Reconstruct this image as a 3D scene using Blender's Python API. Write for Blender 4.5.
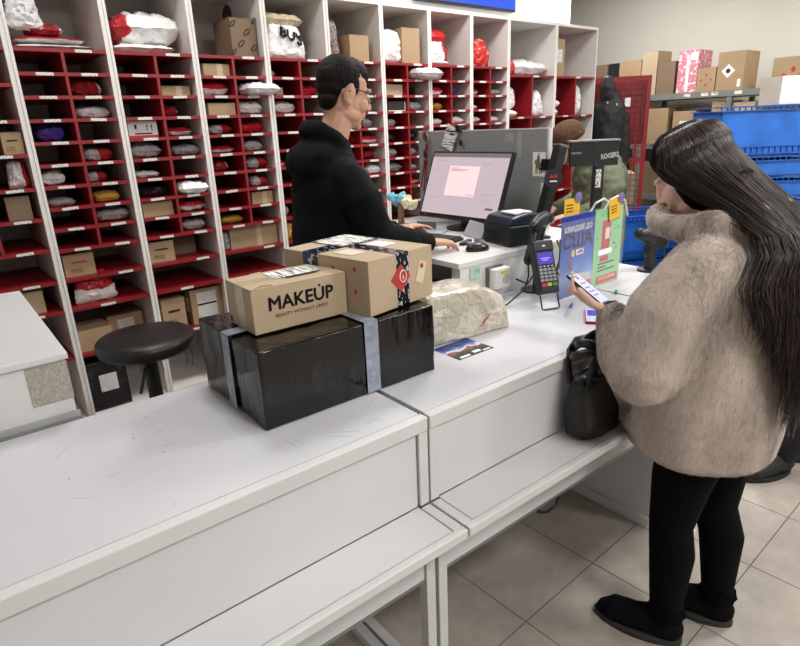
import bpy, bmesh, math, random
from mathutils import Vector, Matrix, Euler, noise
PI = math.pi
for o in list(bpy.data.objects): bpy.data.objects.remove(o)
S = bpy.context.scene
C = S.collection

# ------------------------------------------------------------------ camera, world, light, exposure
cd = bpy.data.cameras.new('camera'); cam = bpy.data.objects.new('camera', cd); C.objects.link(cam)
cd.sensor_fit = 'HORIZONTAL'; cd.sensor_width = 36; cd.lens = 26.46; cd.clip_start = .05
FW = Vector((.6031961, .73107686, -.31887473)); RT = Vector((.76218394, -.64614648, -.03962796)); UP = Vector((.23501087, .21913776, .94696807))
cam.matrix_world = Matrix(((RT.x, UP.x, -FW.x, 0), (RT.y, UP.y, -FW.y, 0), (RT.z, UP.z, -FW.z, 1.6), (0, 0, 0, 1)))
S.camera = cam
w = bpy.data.worlds.new('world'); S.world = w; w.use_nodes = True
w.node_tree.nodes['Background'].inputs[0].default_value = (.9, .95, 1, 1); w.node_tree.nodes['Background'].inputs[1].default_value = .3
S.view_settings.view_transform = 'Standard'; S.view_settings.look = 'None'; S.view_settings.gamma = 1
S.view_settings.use_curve_mapping = False
S.view_settings.exposure = 0.0
CEIL = 3.25
PANELS = [(.9, 2.35, 17), (3.1, 2.3, 38), (5.6, 3.6, 40), (5.8, 1.0, 44), (3.4, .1, 56), (.9, -1.2, 64), (3.4, -2.2, 56)]   # x, y, watts

# ------------------------------------------------------------------ helpers
def lin(h):
    h = h.lstrip('#'); r = []
    for i in (0, 2, 4):
        c = int(h[i:i+2], 16)/255
        r.append(c/12.92 if c <= .04045 else ((c+.055)/1.055)**2.4)
    return (*r, 1)
MATS = {}
def nn(nt, typ, **kw):
    n = nt.nodes.new(typ)
    for k, v in kw.items(): setattr(n, k, v)
    return n
def base(name):
    m = bpy.data.materials.new(name); m.use_nodes = True
    nt = m.node_tree; b = nt.nodes['Principled BSDF']
    return m, nt, b
def sc(c, f): return (min(1, c[0]*f), min(1, c[1]*f), min(1, c[2]*f), 1)
def pm(name, col, rough=.5, var=.06, scale=8, bump=0, bscale=60, metallic=0, coat=0, sheen=0, stretch=None, alpha=1, trans=0, spec=.5, detail=4, distort=0):
    if name in MATS: return MATS[name]
    m, nt, b = base(name); L = nt.links; col = lin(col) if isinstance(col, str) else col
    tc = nn(nt, 'ShaderNodeTexCoord'); mp = nn(nt, 'ShaderNodeMapping'); L.new(tc.outputs['Object'], mp.inputs[0])
    if stretch: mp.inputs['Scale'].default_value = stretch
    nz = nn(nt, 'ShaderNodeTexNoise'); nz.inputs['Scale'].default_value = scale; nz.inputs['Detail'].default_value = detail; nz.inputs['Distortion'].default_value = distort
    L.new(mp.outputs[0], nz.inputs['Vector'])
    r = nn(nt, 'ShaderNodeValToRGB'); r.color_ramp.elements[0].position = .3; r.color_ramp.elements[1].position = .7
    r.color_ramp.elements[0].color = sc(col, 1-var); r.color_ramp.elements[1].color = sc(col, 1+var)
    L.new(nz.outputs['Fac'], r.inputs[0]); L.new(r.outputs[0], b.inputs['Base Color'])
    b.inputs['Roughness'].default_value = rough; b.inputs['Metallic'].default_value = metallic
    b.inputs['Coat Weight'].default_value = coat; b.inputs['Sheen Weight'].default_value = sheen
    b.inputs['Specular IOR Level'].default_value = spec
    if alpha < 1: b.inputs['Alpha'].default_value = alpha
    if trans: b.inputs['Transmission Weight'].default_value = trans
    if bump:
        n2 = nn(nt, 'ShaderNodeTexNoise'); n2.inputs['Scale'].default_value = bscale; n2.inputs['Detail'].default_value = 5
        L.new(mp.outputs[0], n2.inputs['Vector'])
        bp = nn(nt, 'ShaderNodeBump'); bp.inputs['Strength'].default_value = bump; bp.inputs['Distance'].default_value = .02
        L.new(n2.outputs['Fac'], bp.inputs['Height']); L.new(bp.outputs[0], b.inputs['Normal'])
    MATS[name] = m; return m
def emis(name, col, strength=1):
    if name in MATS: return MATS[name]
    m, nt, b = base(name); c = lin(col)
    b.inputs['Base Color'].default_value = sc(c, .2); b.inputs['Emission Color'].default_value = c; b.inputs['Emission Strength'].default_value = strength
    b.inputs['Roughness'].default_value = .3
    MATS[name] = m; return m
def two(name, c1, c2, rough=.35, mode='end', thr=.0, bump=.5, bscale=16, nscale=9, axis=0, coat=0):
    """plastic mailer film: two print colours split along an axis with a wobbly edge, or blotches of print; crinkled"""
    if name in MATS: return MATS[name]
    m, nt, b = base(name); L = nt.links
    tc = nn(nt, 'ShaderNodeTexCoord'); nz = nn(nt, 'ShaderNodeTexNoise'); nz.inputs['Scale'].default_value = nscale; nz.inputs['Detail'].default_value = 3
    L.new(tc.outputs['Object'], nz.inputs['Vector'])
    mx = nn(nt, 'ShaderNodeMix', data_type='RGBA'); mx.inputs[6].default_value = lin(c1); mx.inputs[7].default_value = lin(c2)
    r = nn(nt, 'ShaderNodeMapRange')
    if mode == 'end':
        sp = nn(nt, 'ShaderNodeSeparateXYZ'); L.new(tc.outputs['Generated'], sp.inputs[0])
        ad = nn(nt, 'ShaderNodeMath', operation='MULTIPLY_ADD'); L.new(nz.outputs['Fac'], ad.inputs[0]); ad.inputs[1].default_value = .5
        L.new(sp.outputs[axis], ad.inputs[2]); L.new(ad.outputs[0], r.inputs[0])
        r.inputs[1].default_value = thr+.24; r.inputs[2].default_value = thr+.26
    else:
        L.new(nz.outputs['Fac'], r.inputs[0]); r.inputs[1].default_value = thr; r.inputs[2].default_value = thr+.03
    L.new(r.outputs[0], mx.inputs[0]); L.new(mx.outputs[2], b.inputs['Base Color'])
    n2 = nn(nt, 'ShaderNodeTexNoise'); n2.inputs['Scale'].default_value = bscale; n2.inputs['Detail'].default_value = 6; n2.inputs['Distortion'].default_value = .6
    L.new(tc.outputs['Object'], n2.inputs['Vector'])
    bp = nn(nt, 'ShaderNodeBump'); bp.inputs['Strength'].default_value = bump; bp.inputs['Distance'].default_value = .03
    L.new(n2.outputs['Fac'], bp.inputs['Height']); L.new(bp.outputs[0], b.inputs['Normal'])
    b.inputs['Roughness'].default_value = rough; b.inputs['Coat Weight'].default_value = coat
    MATS[name] = m; return m

class MB:
    def __init__(s): s.v = []; s.f = []; s.m = []
    def box(s, x0, y0, z0, x1, y1, z1, mi=0, M=None):
        n = len(s.v); P = [(x0,y0,z0),(x1,y0,z0),(x1,y1,z0),(x0,y1,z0),(x0,y0,z1),(x1,y0,z1),(x1,y1,z1),(x0,y1,z1)]
        s.v += [tuple(M @ Vector(p)) if M else p for p in P]
        s.f += [tuple(n+i for i in q) for q in ((0,3,2,1),(4,5,6,7),(0,1,5,4),(1,2,6,5),(2,3,7,6),(3,0,4,7))]; s.m += [mi]*6; return s
    def cb(s, c, d, mi=0, M=None): return s.box(c[0]-d[0]/2, c[1]-d[1]/2, c[2]-d[2]/2, c[0]+d[0]/2, c[1]+d[1]/2, c[2]+d[2]/2, mi, M)
    def quad(s, a, b, c, d, mi=0):
        n = len(s.v); s.v += [tuple(a), tuple(b), tuple(c), tuple(d)]; s.f.append((n, n+1, n+2, n+3)); s.m.append(mi); return s
    def tube(s, pts, r, n=8, mi=0, closed=False, asp=None, ref=None, M=None):
        """r: radius or list; asp: list of flattening factors of the second axis; ref: vector that the first axis follows"""
        pts = [Vector(p) for p in pts]; k = len(pts)
        R = r if isinstance(r, (list, tuple)) else [r]*k
        A = asp if isinstance(asp, (list, tuple)) else [asp or 1]*k
        st = len(s.v); prev = None
        for i, p in enumerate(pts):
            if closed: t = pts[(i+1) % k]-pts[i-1]
            else: t = pts[min(i+1, k-1)]-pts[max(i-1, 0)]
            t.normalize()
            if ref is not None: a = Vector(ref)-t*t.dot(Vector(ref))
            elif prev is None: a = Vector((0, 0, 1)) if abs(t.z) < .9 else Vector((1, 0, 0)); a = a-t*t.dot(a)
            else: a = prev-t*t.dot(prev)
            a.normalize(); prev = a; b = t.cross(a)
            for j in range(n):
                q = 2*PI*j/n; s.v.append(tuple(p+a*(R[i]*math.cos(q))+b*(R[i]*A[i]*math.sin(q))))
        for i in range(k if closed else k-1):
            i2 = (i+1) % k
            for j in range(n):
                j2 = (j+1) % n
                s.f.append((st+i*n+j, st+i2*n+j, st+i2*n+j2, st+i*n+j2)[::-1]); s.m.append(mi)
        if not closed:
            s.f.append(tuple(st+j for j in range(n))); s.f.append(tuple(st+(k-1)*n+j for j in range(n))[::-1]); s.m += [mi, mi]
        if M:
            for i in range(st, len(s.v)): s.v[i] = tuple(M @ Vector(s.v[i]))
        return s
    def limb(s, pts, R, n=12, asp=None, ref=None, M=None):
        """tube with rounded ends"""
        pts = [Vector(p) for p in pts]; R = list(R)
        A = list(asp) if isinstance(asp, (list, tuple)) else [asp or 1]*len(R)
        d0 = (pts[0]-pts[1]).normalized(); d1 = (pts[-1]-pts[-2]).normalized()
        P = [pts[0]+d0*R[0]*.9, pts[0]+d0*R[0]*.6]+pts+[pts[-1]+d1*R[-1]*.6, pts[-1]+d1*R[-1]*.9]
        RR = [R[0]*.35, R[0]*.75]+R+[R[-1]*.75, R[-1]*.35]; AA = [A[0]]*2+A+[A[-1]]*2
        return s.tube(P, RR, n, 0, False, AA, ref, M)
    def ell(s, c, r, rot=(0, 0, 0), n=14, M=None, mi=0):
        E = Euler(rot).to_matrix(); st = len(s.v); k = n//2+1; c = Vector(c)
        for i in range(1, k):
            th = PI*i/k
            for j in range(n):
                ph = 2*PI*j/n
                p = Vector((r[0]*math.sin(th)*math.cos(ph), r[1]*math.sin(th)*math.sin(ph), r[2]*math.cos(th)))
                s.v.append(tuple(c+E @ p))
        for i in range(k-2):
            for j in range(n):
                j2 = (j+1) % n; s.f.append((st+i*n+j, st+(i+1)*n+j, st+(i+1)*n+j2, st+i*n+j2)); s.m.append(mi)
        a = len(s.v); s.v.append(tuple(c+E @ Vector((0, 0, r[2])))); s.v.append(tuple(c-E @ Vector((0, 0, r[2]))))
        for j in range(n):
            j2 = (j+1) % n; s.f.append((a, st+j, st+j2)); s.f.append((a+1, st+(k-2)*n+j2, st+(k-2)*n+j)); s.m += [mi, mi]
        if M:
            for i in range(st, len(s.v)): s.v[i] = tuple(M @ Vector(s.v[i]))
        return s
    def rings(s, R, n=24, M=None, p=2.0):
        """stack of level ellipses (cx, cy, z, rx, ry); p > 2 squares them off"""
        st = len(s.v); k = len(R)
        for (cx, cy, z, rx, ry) in R:
            for j in range(n):
                q = 2*PI*j/n; c, d = math.cos(q), math.sin(q)
                s.v.append((cx+rx*math.copysign(abs(c)**(2/p), c), cy+ry*math.copysign(abs(d)**(2/p), d), z))
        for i in range(k-1):
            for j in range(n):
                j2 = (j+1) % n; s.f.append((st+i*n+j, st+i*n+j2, st+(i+1)*n+j2, st+(i+1)*n+j)); s.m.append(0)
        s.f.append(tuple(st+j for j in range(n))[::-1]); s.f.append(tuple(st+(k-1)*n+j for j in range(n))); s.m += [0, 0]
        if M:
            for i in range(st, len(s.v)): s.v[i] = tuple(M @ Vector(s.v[i]))
        return s
    def lathe(s, prof, n=24, c=(0, 0, 0), mi=0, M=None):
        st = len(s.v); k = len(prof)
        for r, z in prof:
            for j in range(n):
                q = 2*PI*j/n; s.v.append((c[0]+r*math.cos(q), c[1]+r*math.sin(q), c[2]+z))
        for i in range(k-1):
            for j in range(n):
                j2 = (j+1) % n; s.f.append((st+i*n+j, st+i*n+j2, st+(i+1)*n+j2, st+(i+1)*n+j)); s.m.append(mi)
        s.f.append(tuple(st+j for j in range(n))[::-1]); s.f.append(tuple(st+(k-1)*n+j for j in range(n))); s.m += [mi, mi]
        if M:
            for i in range(st, len(s.v)): s.v[i] = tuple(M @ Vector(s.v[i]))
        return s
    def prism(s, poly, y0, y1, mi=0, M=None):
        """polygon in x,z extruded along y"""
        st = len(s.v); k = len(poly)
        for y in (y0, y1): s.v += [(p[0], y, p[1]) for p in poly]
        s.f.append(tuple(st+i for i in range(k))); s.f.append(tuple(st+k+i for i in range(k))[::-1]); s.m += [mi, mi]
        for i in range(k):
            j = (i+1) % k; s.f.append((st+j, st+i, st+k+i, st+k+j)); s.m.append(mi)
        if M:
            for i in range(st, len(s.v)): s.v[i] = tuple(M @ Vector(s.v[i]))
        return s
    def mesh(s, name, mats, smooth=False):
        me = bpy.data.meshes.new(name); me.from_pydata(s.v, [], s.f); me.validate()
        for m in (mats if isinstance(mats, (list, tuple)) else [mats]): me.materials.append(m)
        if len(me.polygons) == len(s.m): me.polygons.foreach_set('material_index', s.m)
        me.polygons.foreach_set('use_smooth', [smooth]*len(me.polygons)); me.update()
        return me
    def build(s, name, mats, parent=None, loc=(0, 0, 0), rot=(0, 0, 0), smooth=False, bevel=0, seg=2):
        return obj(name, s.mesh(name, mats, smooth), parent, loc, rot, bevel, seg)
def obj(name, me, parent=None, loc=(0, 0, 0), rot=(0, 0, 0), bevel=0, seg=2):
    o = bpy.data.objects.new(name, me); C.objects.link(o); o.location = loc; o.rotation_euler = rot
    if parent: o.parent = parent
    if bevel:
        b = o.modifiers.new('bevel', 'BEVEL'); b.width = bevel; b.segments = seg; b.limit_method = 'ANGLE'; b.angle_limit = .6
        b.harden_normals = False
    return o
def tag(o, label, cat, group=None):
    o['label'] = label; o['category'] = cat
    if group: o['group'] = group
    return o
def thing(name, label, cat, loc=(0, 0, 0), rz=0, group=None):
    o = bpy.data.objects.new(name, None); C.objects.link(o); o.location = loc; o.rotation_euler = (0, 0, rz); o.empty_display_size = .05
    return tag(o, label, cat, group)
def struct(o): o['kind'] = 'structure'; return o
def txt(s, size, mat, parent, loc, rot, align='CENTER', ext=.0003, name='lettering', sx=1, bold=0):
    cu = bpy.data.curves.new(name, 'FONT'); cu.body = s; cu.size = size; cu.align_x = align; cu.align_y = 'CENTER'; cu.extrude = ext; cu.resolution_u = 2
    t = bpy.data.objects.new('tmp', cu); C.objects.link(t)
    dg = bpy.context.evaluated_depsgraph_get(); me = bpy.data.meshes.new_from_object(t.evaluated_get(dg))
    bpy.data.objects.remove(t); bpy.data.curves.remove(cu)
    if bold:                                                       # heavier strokes: overlapping shifted copies
        V = [v.co.copy() for v in me.vertices]; F = [tuple(q.vertices) for q in me.polygons]; v2, f2 = [], []
        for dx, dy in ((-1, 0), (1, 0), (0, 1), (0, -1), (.7, .7), (-.7, -.7), (0, 0)):
            k = len(v2); v2 += [(c.x+dx*bold, c.y+dy*bold, c.z) for c in V]; f2 += [tuple(i+k for i in q) for q in F]
        bpy.data.meshes.remove(me); me = bpy.data.meshes.new(name); me.from_pydata(v2, [], f2)
    me.materials.clear(); me.materials.append(mat); me.name = name
    o = obj(name, me, parent, loc, rot); o.scale = (sx, 1, 1); return o
def copy_tree(o, parent=None):
    c = o.copy(); C.objects.link(c); c.parent = parent
    for ch in list(o.children): copy_tree(ch, c)
    return c
def fuse(mb, name, mat, voxel, smooth=3, disp=None):
    """melt overlapping closed shells into one continuous surface"""
    me = mb.mesh('tmp', mat); t = bpy.data.objects.new('tmp', me); C.objects.link(t)
    r = t.modifiers.new('r', 'REMESH'); r.mode = 'VOXEL'; r.voxel_size = voxel; r.use_smooth_shade = True
    if smooth: q = t.modifiers.new('s', 'SMOOTH'); q.iterations = smooth; q.factor = .5
    dg = bpy.context.evaluated_depsgraph_get(); out = bpy.data.meshes.new_from_object(t.evaluated_get(dg))
    bpy.data.objects.remove(t); bpy.data.meshes.remove(me); out.name = name
    if disp:
        cs = [(v.co.copy(), v.normal.copy()) for v in out.vertices]; fl = []
        for c_, n_ in cs: fl.extend(c_+n_*disp(c_))
        out.vertices.foreach_set('co', fl); out.update()
    out.polygons.foreach_set('use_smooth', [True]*len(out.polygons))
    if not out.materials: out.materials.append(mat)
    return out
YC = math.radians(-1.55)
CM = Matrix.Rotation(YC, 4, 'Z')
def cf(x, y, z): return CM @ Vector((x, y, z))          # the counters stand 1.55 degrees askew to the racks
RX90 = (PI/2, 0, 0)

# ------------------------------------------------------------------ materials
white_lam = pm('white laminate', '#d2d2d4', .42, .025, 3, .02, 90)
worktop = pm('worn white worktop', '#cacace', .36, .03, 2.2, .02, 70)
white_metal = pm('white painted metal', '#d0d0cf', .42, .03, 4)
rack_white = pm('rack white board', '#e8e4df', .5, .04, 3)
rack_grey = pm('rack back board', '#b9b2ac', .6, .05, 3)
red = pm('red shelf board', '#8c1a22', .42, .07, 5)
grey_metal = pm('grey metal', '#8b8d8c', .4, .06, 10, metallic=.6)
dark_metal = pm('dark metal', '#2c2d2f', .4, .06, 10, metallic=.5)
black_pl = pm('black plastic', '#121315', .42, .1, 20)
black_gl = pm('black gloss plastic', '#0d0e10', .15, .05, 10, coat=.4)
black_lea = pm('black leather', '#141313', .38, .12, 14, .12, 120)
carton = pm('brown cardboard', '#a78d6c', .8, .06, 6, .05, 120)
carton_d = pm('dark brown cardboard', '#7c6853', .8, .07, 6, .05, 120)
carton_l = pm('pale brown cardboard', '#b5a084', .8, .06, 6, .05, 120)
tape_br = pm('brown packing tape', '#9b7c52', .2, .05, 20)
tape_cl = pm('clear packing tape', '#c2b193', .15, .05, 20, coat=.3)
paper = pm('white paper', '#eeeeec', .6, .02, 20)
ink = pm('black ink', '#17161a', .6, .05, 20)
red_ink = pm('red ink', '#b3302c', .6, .05, 20)
def barcode(name, c1='#ecebe6', c2='#2a2826', sx=180, thr=.56):
    if name in MATS: return MATS[name]
    m, nt, b = base(name); L = nt.links; tc = nn(nt, 'ShaderNodeTexCoord'); mp = nn(nt, 'ShaderNodeMapping'); mp.inputs['Scale'].default_value = (sx, sx*.08, sx*.9)
    nz = nn(nt, 'ShaderNodeTexNoise'); nz.inputs['Scale'].default_value = 1; nz.inputs['Detail'].default_value = 1
    r = nn(nt, 'ShaderNodeValToRGB'); r.color_ramp.elements[0].position = thr; r.color_ramp.elements[1].position = thr+.04
    r.color_ramp.elements[0].color = lin(c1); r.color_ramp.elements[1].color = lin(c2)
    L.new(tc.outputs['Object'], mp.inputs[0]); L.new(mp.outputs[0], nz.inputs['Vector']); L.new(nz.outputs['Fac'], r.inputs[0]); L.new(r.outputs[0], b.inputs['Base Color'])
    b.inputs['Roughness'].default_value = .5; MATS[name] = m; return m
tagm = barcode('printed shelf tag', '#e8e6df', '#77736f', 230, .58)
labm = barcode('printed parcel label', '#e9e8e4', '#34322f', 210, .55)

# ------------------------------------------------------------------ room
X0, X1, Y0, Y1 = -3.2, 7.2, -3.8, 6.6
wallm = pm('warm white wall paint', '#d8d5ca', .85, .03, 2, .03, 40)
walltv = pm('white wall paint', '#e6e5e1', .8, .02, 2, .03, 40)
ceilm = pm('white ceiling paint', '#e4e4e2', .9, .02, 2)
grout = pm('dark tile grout', '#4b4542', .9, .1, 30)
def tile_mat():
    m, nt, b = base('grey beige floor tile'); L = nt.links
    tc = nn(nt, 'ShaderNodeTexCoord'); oi = nn(nt, 'ShaderNodeObjectInfo'); va = nn(nt, 'ShaderNodeVectorMath', operation='ADD')
    L.new(tc.outputs['Object'], va.inputs[0]); L.new(oi.outputs['Location'], va.inputs[1])
    n1 = nn(nt, 'ShaderNodeTexNoise'); n1.inputs['Scale'].default_value = 7; n1.inputs['Detail'].default_value = 8; n1.inputs['Roughness'].default_value = .7
    L.new(va.outputs[0], n1.inputs['Vector'])
    r = nn(nt, 'ShaderNodeValToRGB'); r.color_ramp.elements[0].position = .3; r.color_ramp.elements[1].position = .72
    r.color_ramp.elements[0].color = lin('#958d85'); r.color_ramp.elements[1].color = lin('#b1a79c')
    L.new(n1.outputs['Fac'], r.inputs[0]); L.new(r.outputs[0], b.inputs['Base Color']); b.inputs['Roughness'].default_value = .42
    bp = nn(nt, 'ShaderNodeBump'); bp.inputs['Strength'].default_value = .06; L.new(n1.outputs['Fac'], bp.inputs['Height']); L.new(bp.outputs[0], b.inputs['Normal'])
    return m
tilem = tile_mat()
TY = math.radians(.75); TS = .405
floor = struct(MB().box(X0-.2, Y0-.2, -.2, X1+.2, Y1+.2, -.002).build('floor', grout))
tme = MB().box(-TS/2+.0018, -TS/2+.0018, -.006, TS/2-.0018, TS/2-.0018, 0).mesh('tile', tilem)
tc_, ts_ = math.cos(TY), math.sin(TY)
far = MB()
for i in range(-12, 15):
    for j in range(-13, 14):
        a, b_ = (i+.5)*TS, (j+.5)*TS
        x, y = 1.686+a*tc_-b_*ts_, .958+a*ts_+b_*tc_
        if not (X0+.25 < x < X1-.25 and Y0+.25 < y < Y1-.25): continue
        if -.2 < x < 5.2 and -1.9 < y < 1.8:
            o = obj('tile', tme, floor, (x, y, 0), (0, 0, TY))
        else:
            far.cb((x, y, -.003), (TS-.0036, TS-.0036, .006))
o = far.build('far_tiles', tilem, floor); o['kind'] = 'stuff'
struct(MB().box(X0-.2, 3.86, 0, 5.55, 3.98, CEIL).build('wall_back', walltv))
struct(MB().box(X1, Y0-.2, 0, X1+.15, Y1+.2, CEIL).build('wall_right', wallm))
struct(MB().box(X0-.2, Y1, 0, X1+.2, Y1+.15, CEIL).build('wall_far', wallm))
struct(MB().box(X0-.2, Y0-.15, 0, X1+.2, Y0, CEIL).build('wall_front', walltv))
struct(MB().box(X0-.15, Y0-.2, 0, X0, Y1+.2, CEIL).build('wall_left', walltv))
struct(MB().box(X0-.2, Y0-.2, CEIL, X1+.2, Y1+.2, CEIL+.15).build('ceiling', ceilm))
lampm = emis('lit lamp diffuser', '#ffffff', 6)
PN = ['over the aisle behind the parcel counter', 'over the aisle behind the computer desk', 'over the far storage bay', 'over the metal shelving',
      'over the crate stack side of the hall', 'over the customer side of the long counter', 'over the empty customer hall']
for (x, y, p), d in zip(PANELS, PN):
    t = thing('ceiling_light', 'square white LED ceiling panel '+d, 'ceiling light', (x, y, CEIL-.03), 0, 'LED ceiling panels')
    f = MB()
    for a in ((-.32, -.32, .32, -.3), (-.32, .3, .32, .32), (-.32, -.3, -.3, .3), (.3, -.3, .32, .3)): f.box(a[0], a[1], 0, a[2], a[3], .03)
    f.build('lamp_frame', white_metal, t)
    MB().box(-.3, -.3, .008, .3, .3, .02).build('diffuser', lampm, t)
    l = bpy.data.lights.new('panel_light', 'AREA'); l.shape = 'SQUARE'; l.size = .58; l.energy = p; l.color = (1, .985, .96)
    lo = bpy.data.objects.new('panel_light', l); C.objects.link(lo); lo.location = (x, y, CEIL-.035)

# ------------------------------------------------------------------ pigeonhole racks
D = 3.3; RD = .53; PT = .427; TOP = 2.36
ORD = ['', 'ninth', 'eighth', 'seventh', 'sixth', 'fifth', 'fourth', 'third', 'second', 'first']
BX = [.108+PT*i for i in range(10)]+[4.57, 5.19]
NARROW = [1.897, 1.795, 1.692, 1.59, 1.487, 1.385, 1.282, 1.18, 1.077]
COARSE = [1.848, 1.692, 1.54, 1.385, 1.24, 1.09]
WIDE = [.926, .772, .52]
tag_me = MB().box(-.037, -.0015, -.0065, .037, 0, .0065).mesh('shelf_label', tagm)
def rack(u, label, w, top_z, cells, wides, base=.17, nc=2, pt=.013):
    t = thing('pigeonhole_rack', label, 'rack', (BX[u-1]+w/2, D, 0), 0, 'pigeonhole racks along the wall')
    h = w/2-.004
    side = MB().box(0, 0, 0, pt, RD, TOP).mesh('side_panel', rack_white)
    obj('side_panel', side, t, (-h, 0, 0)); obj('side_panel', side, t, (h-pt, 0, 0))
    MB().box(-.003, .0, .0, .003, RD-.01, TOP-.004).build('joint_strip', rack_white, t, (w/2, .004, 0))
    iw = h-pt
    MB().box(-iw, 0, TOP-.022, iw, RD, TOP).build('top_panel', rack_white, t)
    MB().box(-iw, RD-.012, 0, iw, RD, TOP-.022).build('back_panel', rack_grey, t)
    MB().box(-iw, .004, base-.02, iw, RD-.012, base).build('base_board', rack_white, t)
    MB().box(-iw, .012, 0, iw, .03, base-.02).build('plinth', rack_white, t)
    sh = MB().box(-iw, 0, -.016, iw, RD-.012, 0).mesh('shelf', red)
    shelves = [top_z]+cells+wides
    for z in shelves: obj('shelf', sh, t, (0, 0, z))
    lo = cells[-1]
    MB().box(-.007, .002, lo, .007, RD-.012, top_z-.016).build('divider', red, t)
    rnd = random.Random(u)
    for z in [top_z]+wides: obj('shelf_label', tag_me, t, (rnd.uniform(-.03, .1), -.0005, z-.008))
    for z in cells:
        for sx in (-1, 1): obj('shelf_label', tag_me, t, (sx*iw/2+rnd.uniform(-.012, .012), -.0005, z-.008), (0, rnd.uniform(-.03, .03), 0))
    return t
rack(1, 'red and white rack unit with coarse cells, ninth from the wide-celled end', PT, 2.0, COARSE, WIDE)
proto = rack(2, 'narrow red and white pigeonhole rack unit, eighth from the wide-celled end', PT, 2.0, NARROW, WIDE)
for u in range(3, 10):
    c = copy_tree(proto); c.location.x = BX[u-1]+PT/2
    c['label'] = 'narrow red and white pigeonhole rack unit, %s from the wide-celled end' % ORD[u]
rack(10, 'wide-celled red and white rack unit beside the narrow units', 4.57-3.951, 1.947, [1.625, 1.3, .98, .65], [.35], nc=2)
rack(11, 'wide-celled red and white rack unit at the free end of the row', .62, 1.947, [1.625, 1.3, .98, .65], [.35])
# round dark sticker on the back board of a top bay
t = tag(MB().lathe([(0.001, 0), (.062, 0), (.062, .002), (.001, .002)], 28).build('round_sticker', pm('slate sticker', '#474b50', .5), None, (1.7985, 3.71, 2.27), (PI/2, 0, -PI/2)), 'round slate grey sticker with white print inside the top bay of a rack unit', 'sticker')
MB().cb((0, -.012, .0023), (.06, .012, .0006)).cb((0, -.03, .0023), (.045, .005, .0006)).cb((0, -.042, .0023), (.028, .005, .0006)).build('printed_lines', paper, t)

# ------------------------------------------------------------------ parcels
KM = {
 'W': two('white mailer film', '#f1f1f1', '#d6d8da', mode='blot', thr=.62),
 'WS': two('white printed film', '#e8e8e7', '#a8a5a6', mode='blot', thr=.66, nscale=38),
 'WT': two('white carrier film', '#ecebe9', '#d9d9d9', mode='blot', thr=.6),
 'WP': two('white pink film', '#e2dfe0', '#c2868f', mode='blot', thr=.6, nscale=26),
 'WR': two('white film red end', '#e9e8e6', '#b3242c', thr=.70),
 'WL': two('white film red start', '#b3242c', '#eeedeb', thr=.2),
 'RW': two('red film white foot', '#e6e4e2', '#b81f28', thr=.42, axis=2),
 'RS': two('red patterned film', '#c22a26', '#ecdedb', mode='blot', thr=.6, nscale=24),
 'R': two('red film', '#bf2229', '#9b1820', mode='blot', thr=.55),
 'DR': two('dark red film', '#8c1c26', '#c9c5c4', mode='end', thr=.80),
 'G': two('grey film', '#a7a3a4', '#c6c4c6', mode='blot', thr=.52),
 'GS': two('silver grey film', '#9a9fa3', '#d5d8da', mode='blot', thr=.55, rough=.22),
 'GR': two('grey film red end', '#b3b0b2', '#9f1f28', thr=.48),
 'S': two('silver foil film', '#d7d7d8', '#8d8a8a', mode='blot', thr=.55, rough=.18, bump=.7),
 'Y': two('yellow padded paper', '#c79a3c', '#b3832c', mode='blot', thr=.55, rough=.6, bump=.15),
 'P': two('purple film', '#3f2f86', '#2c1f63', mode='blot', thr=.55),
 'B': two('blue film', '#2c3b8c', '#1d2760', mode='blot', thr=.55),
 'K': two('black film', '#17171b', '#26262c', mode='blot', thr=.55, rough=.25),
 'BE': two('beige taped film', '#cbbba0', '#e6ddcc', mode='blot', thr=.58, rough=.2, bump=.6, bscale=40),
 'BW': two('bubble wrap film', '#b9aaa4', '#8d7a78', mode='blot', thr=.5, rough=.2, bump=.9, bscale=90),
}
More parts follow.
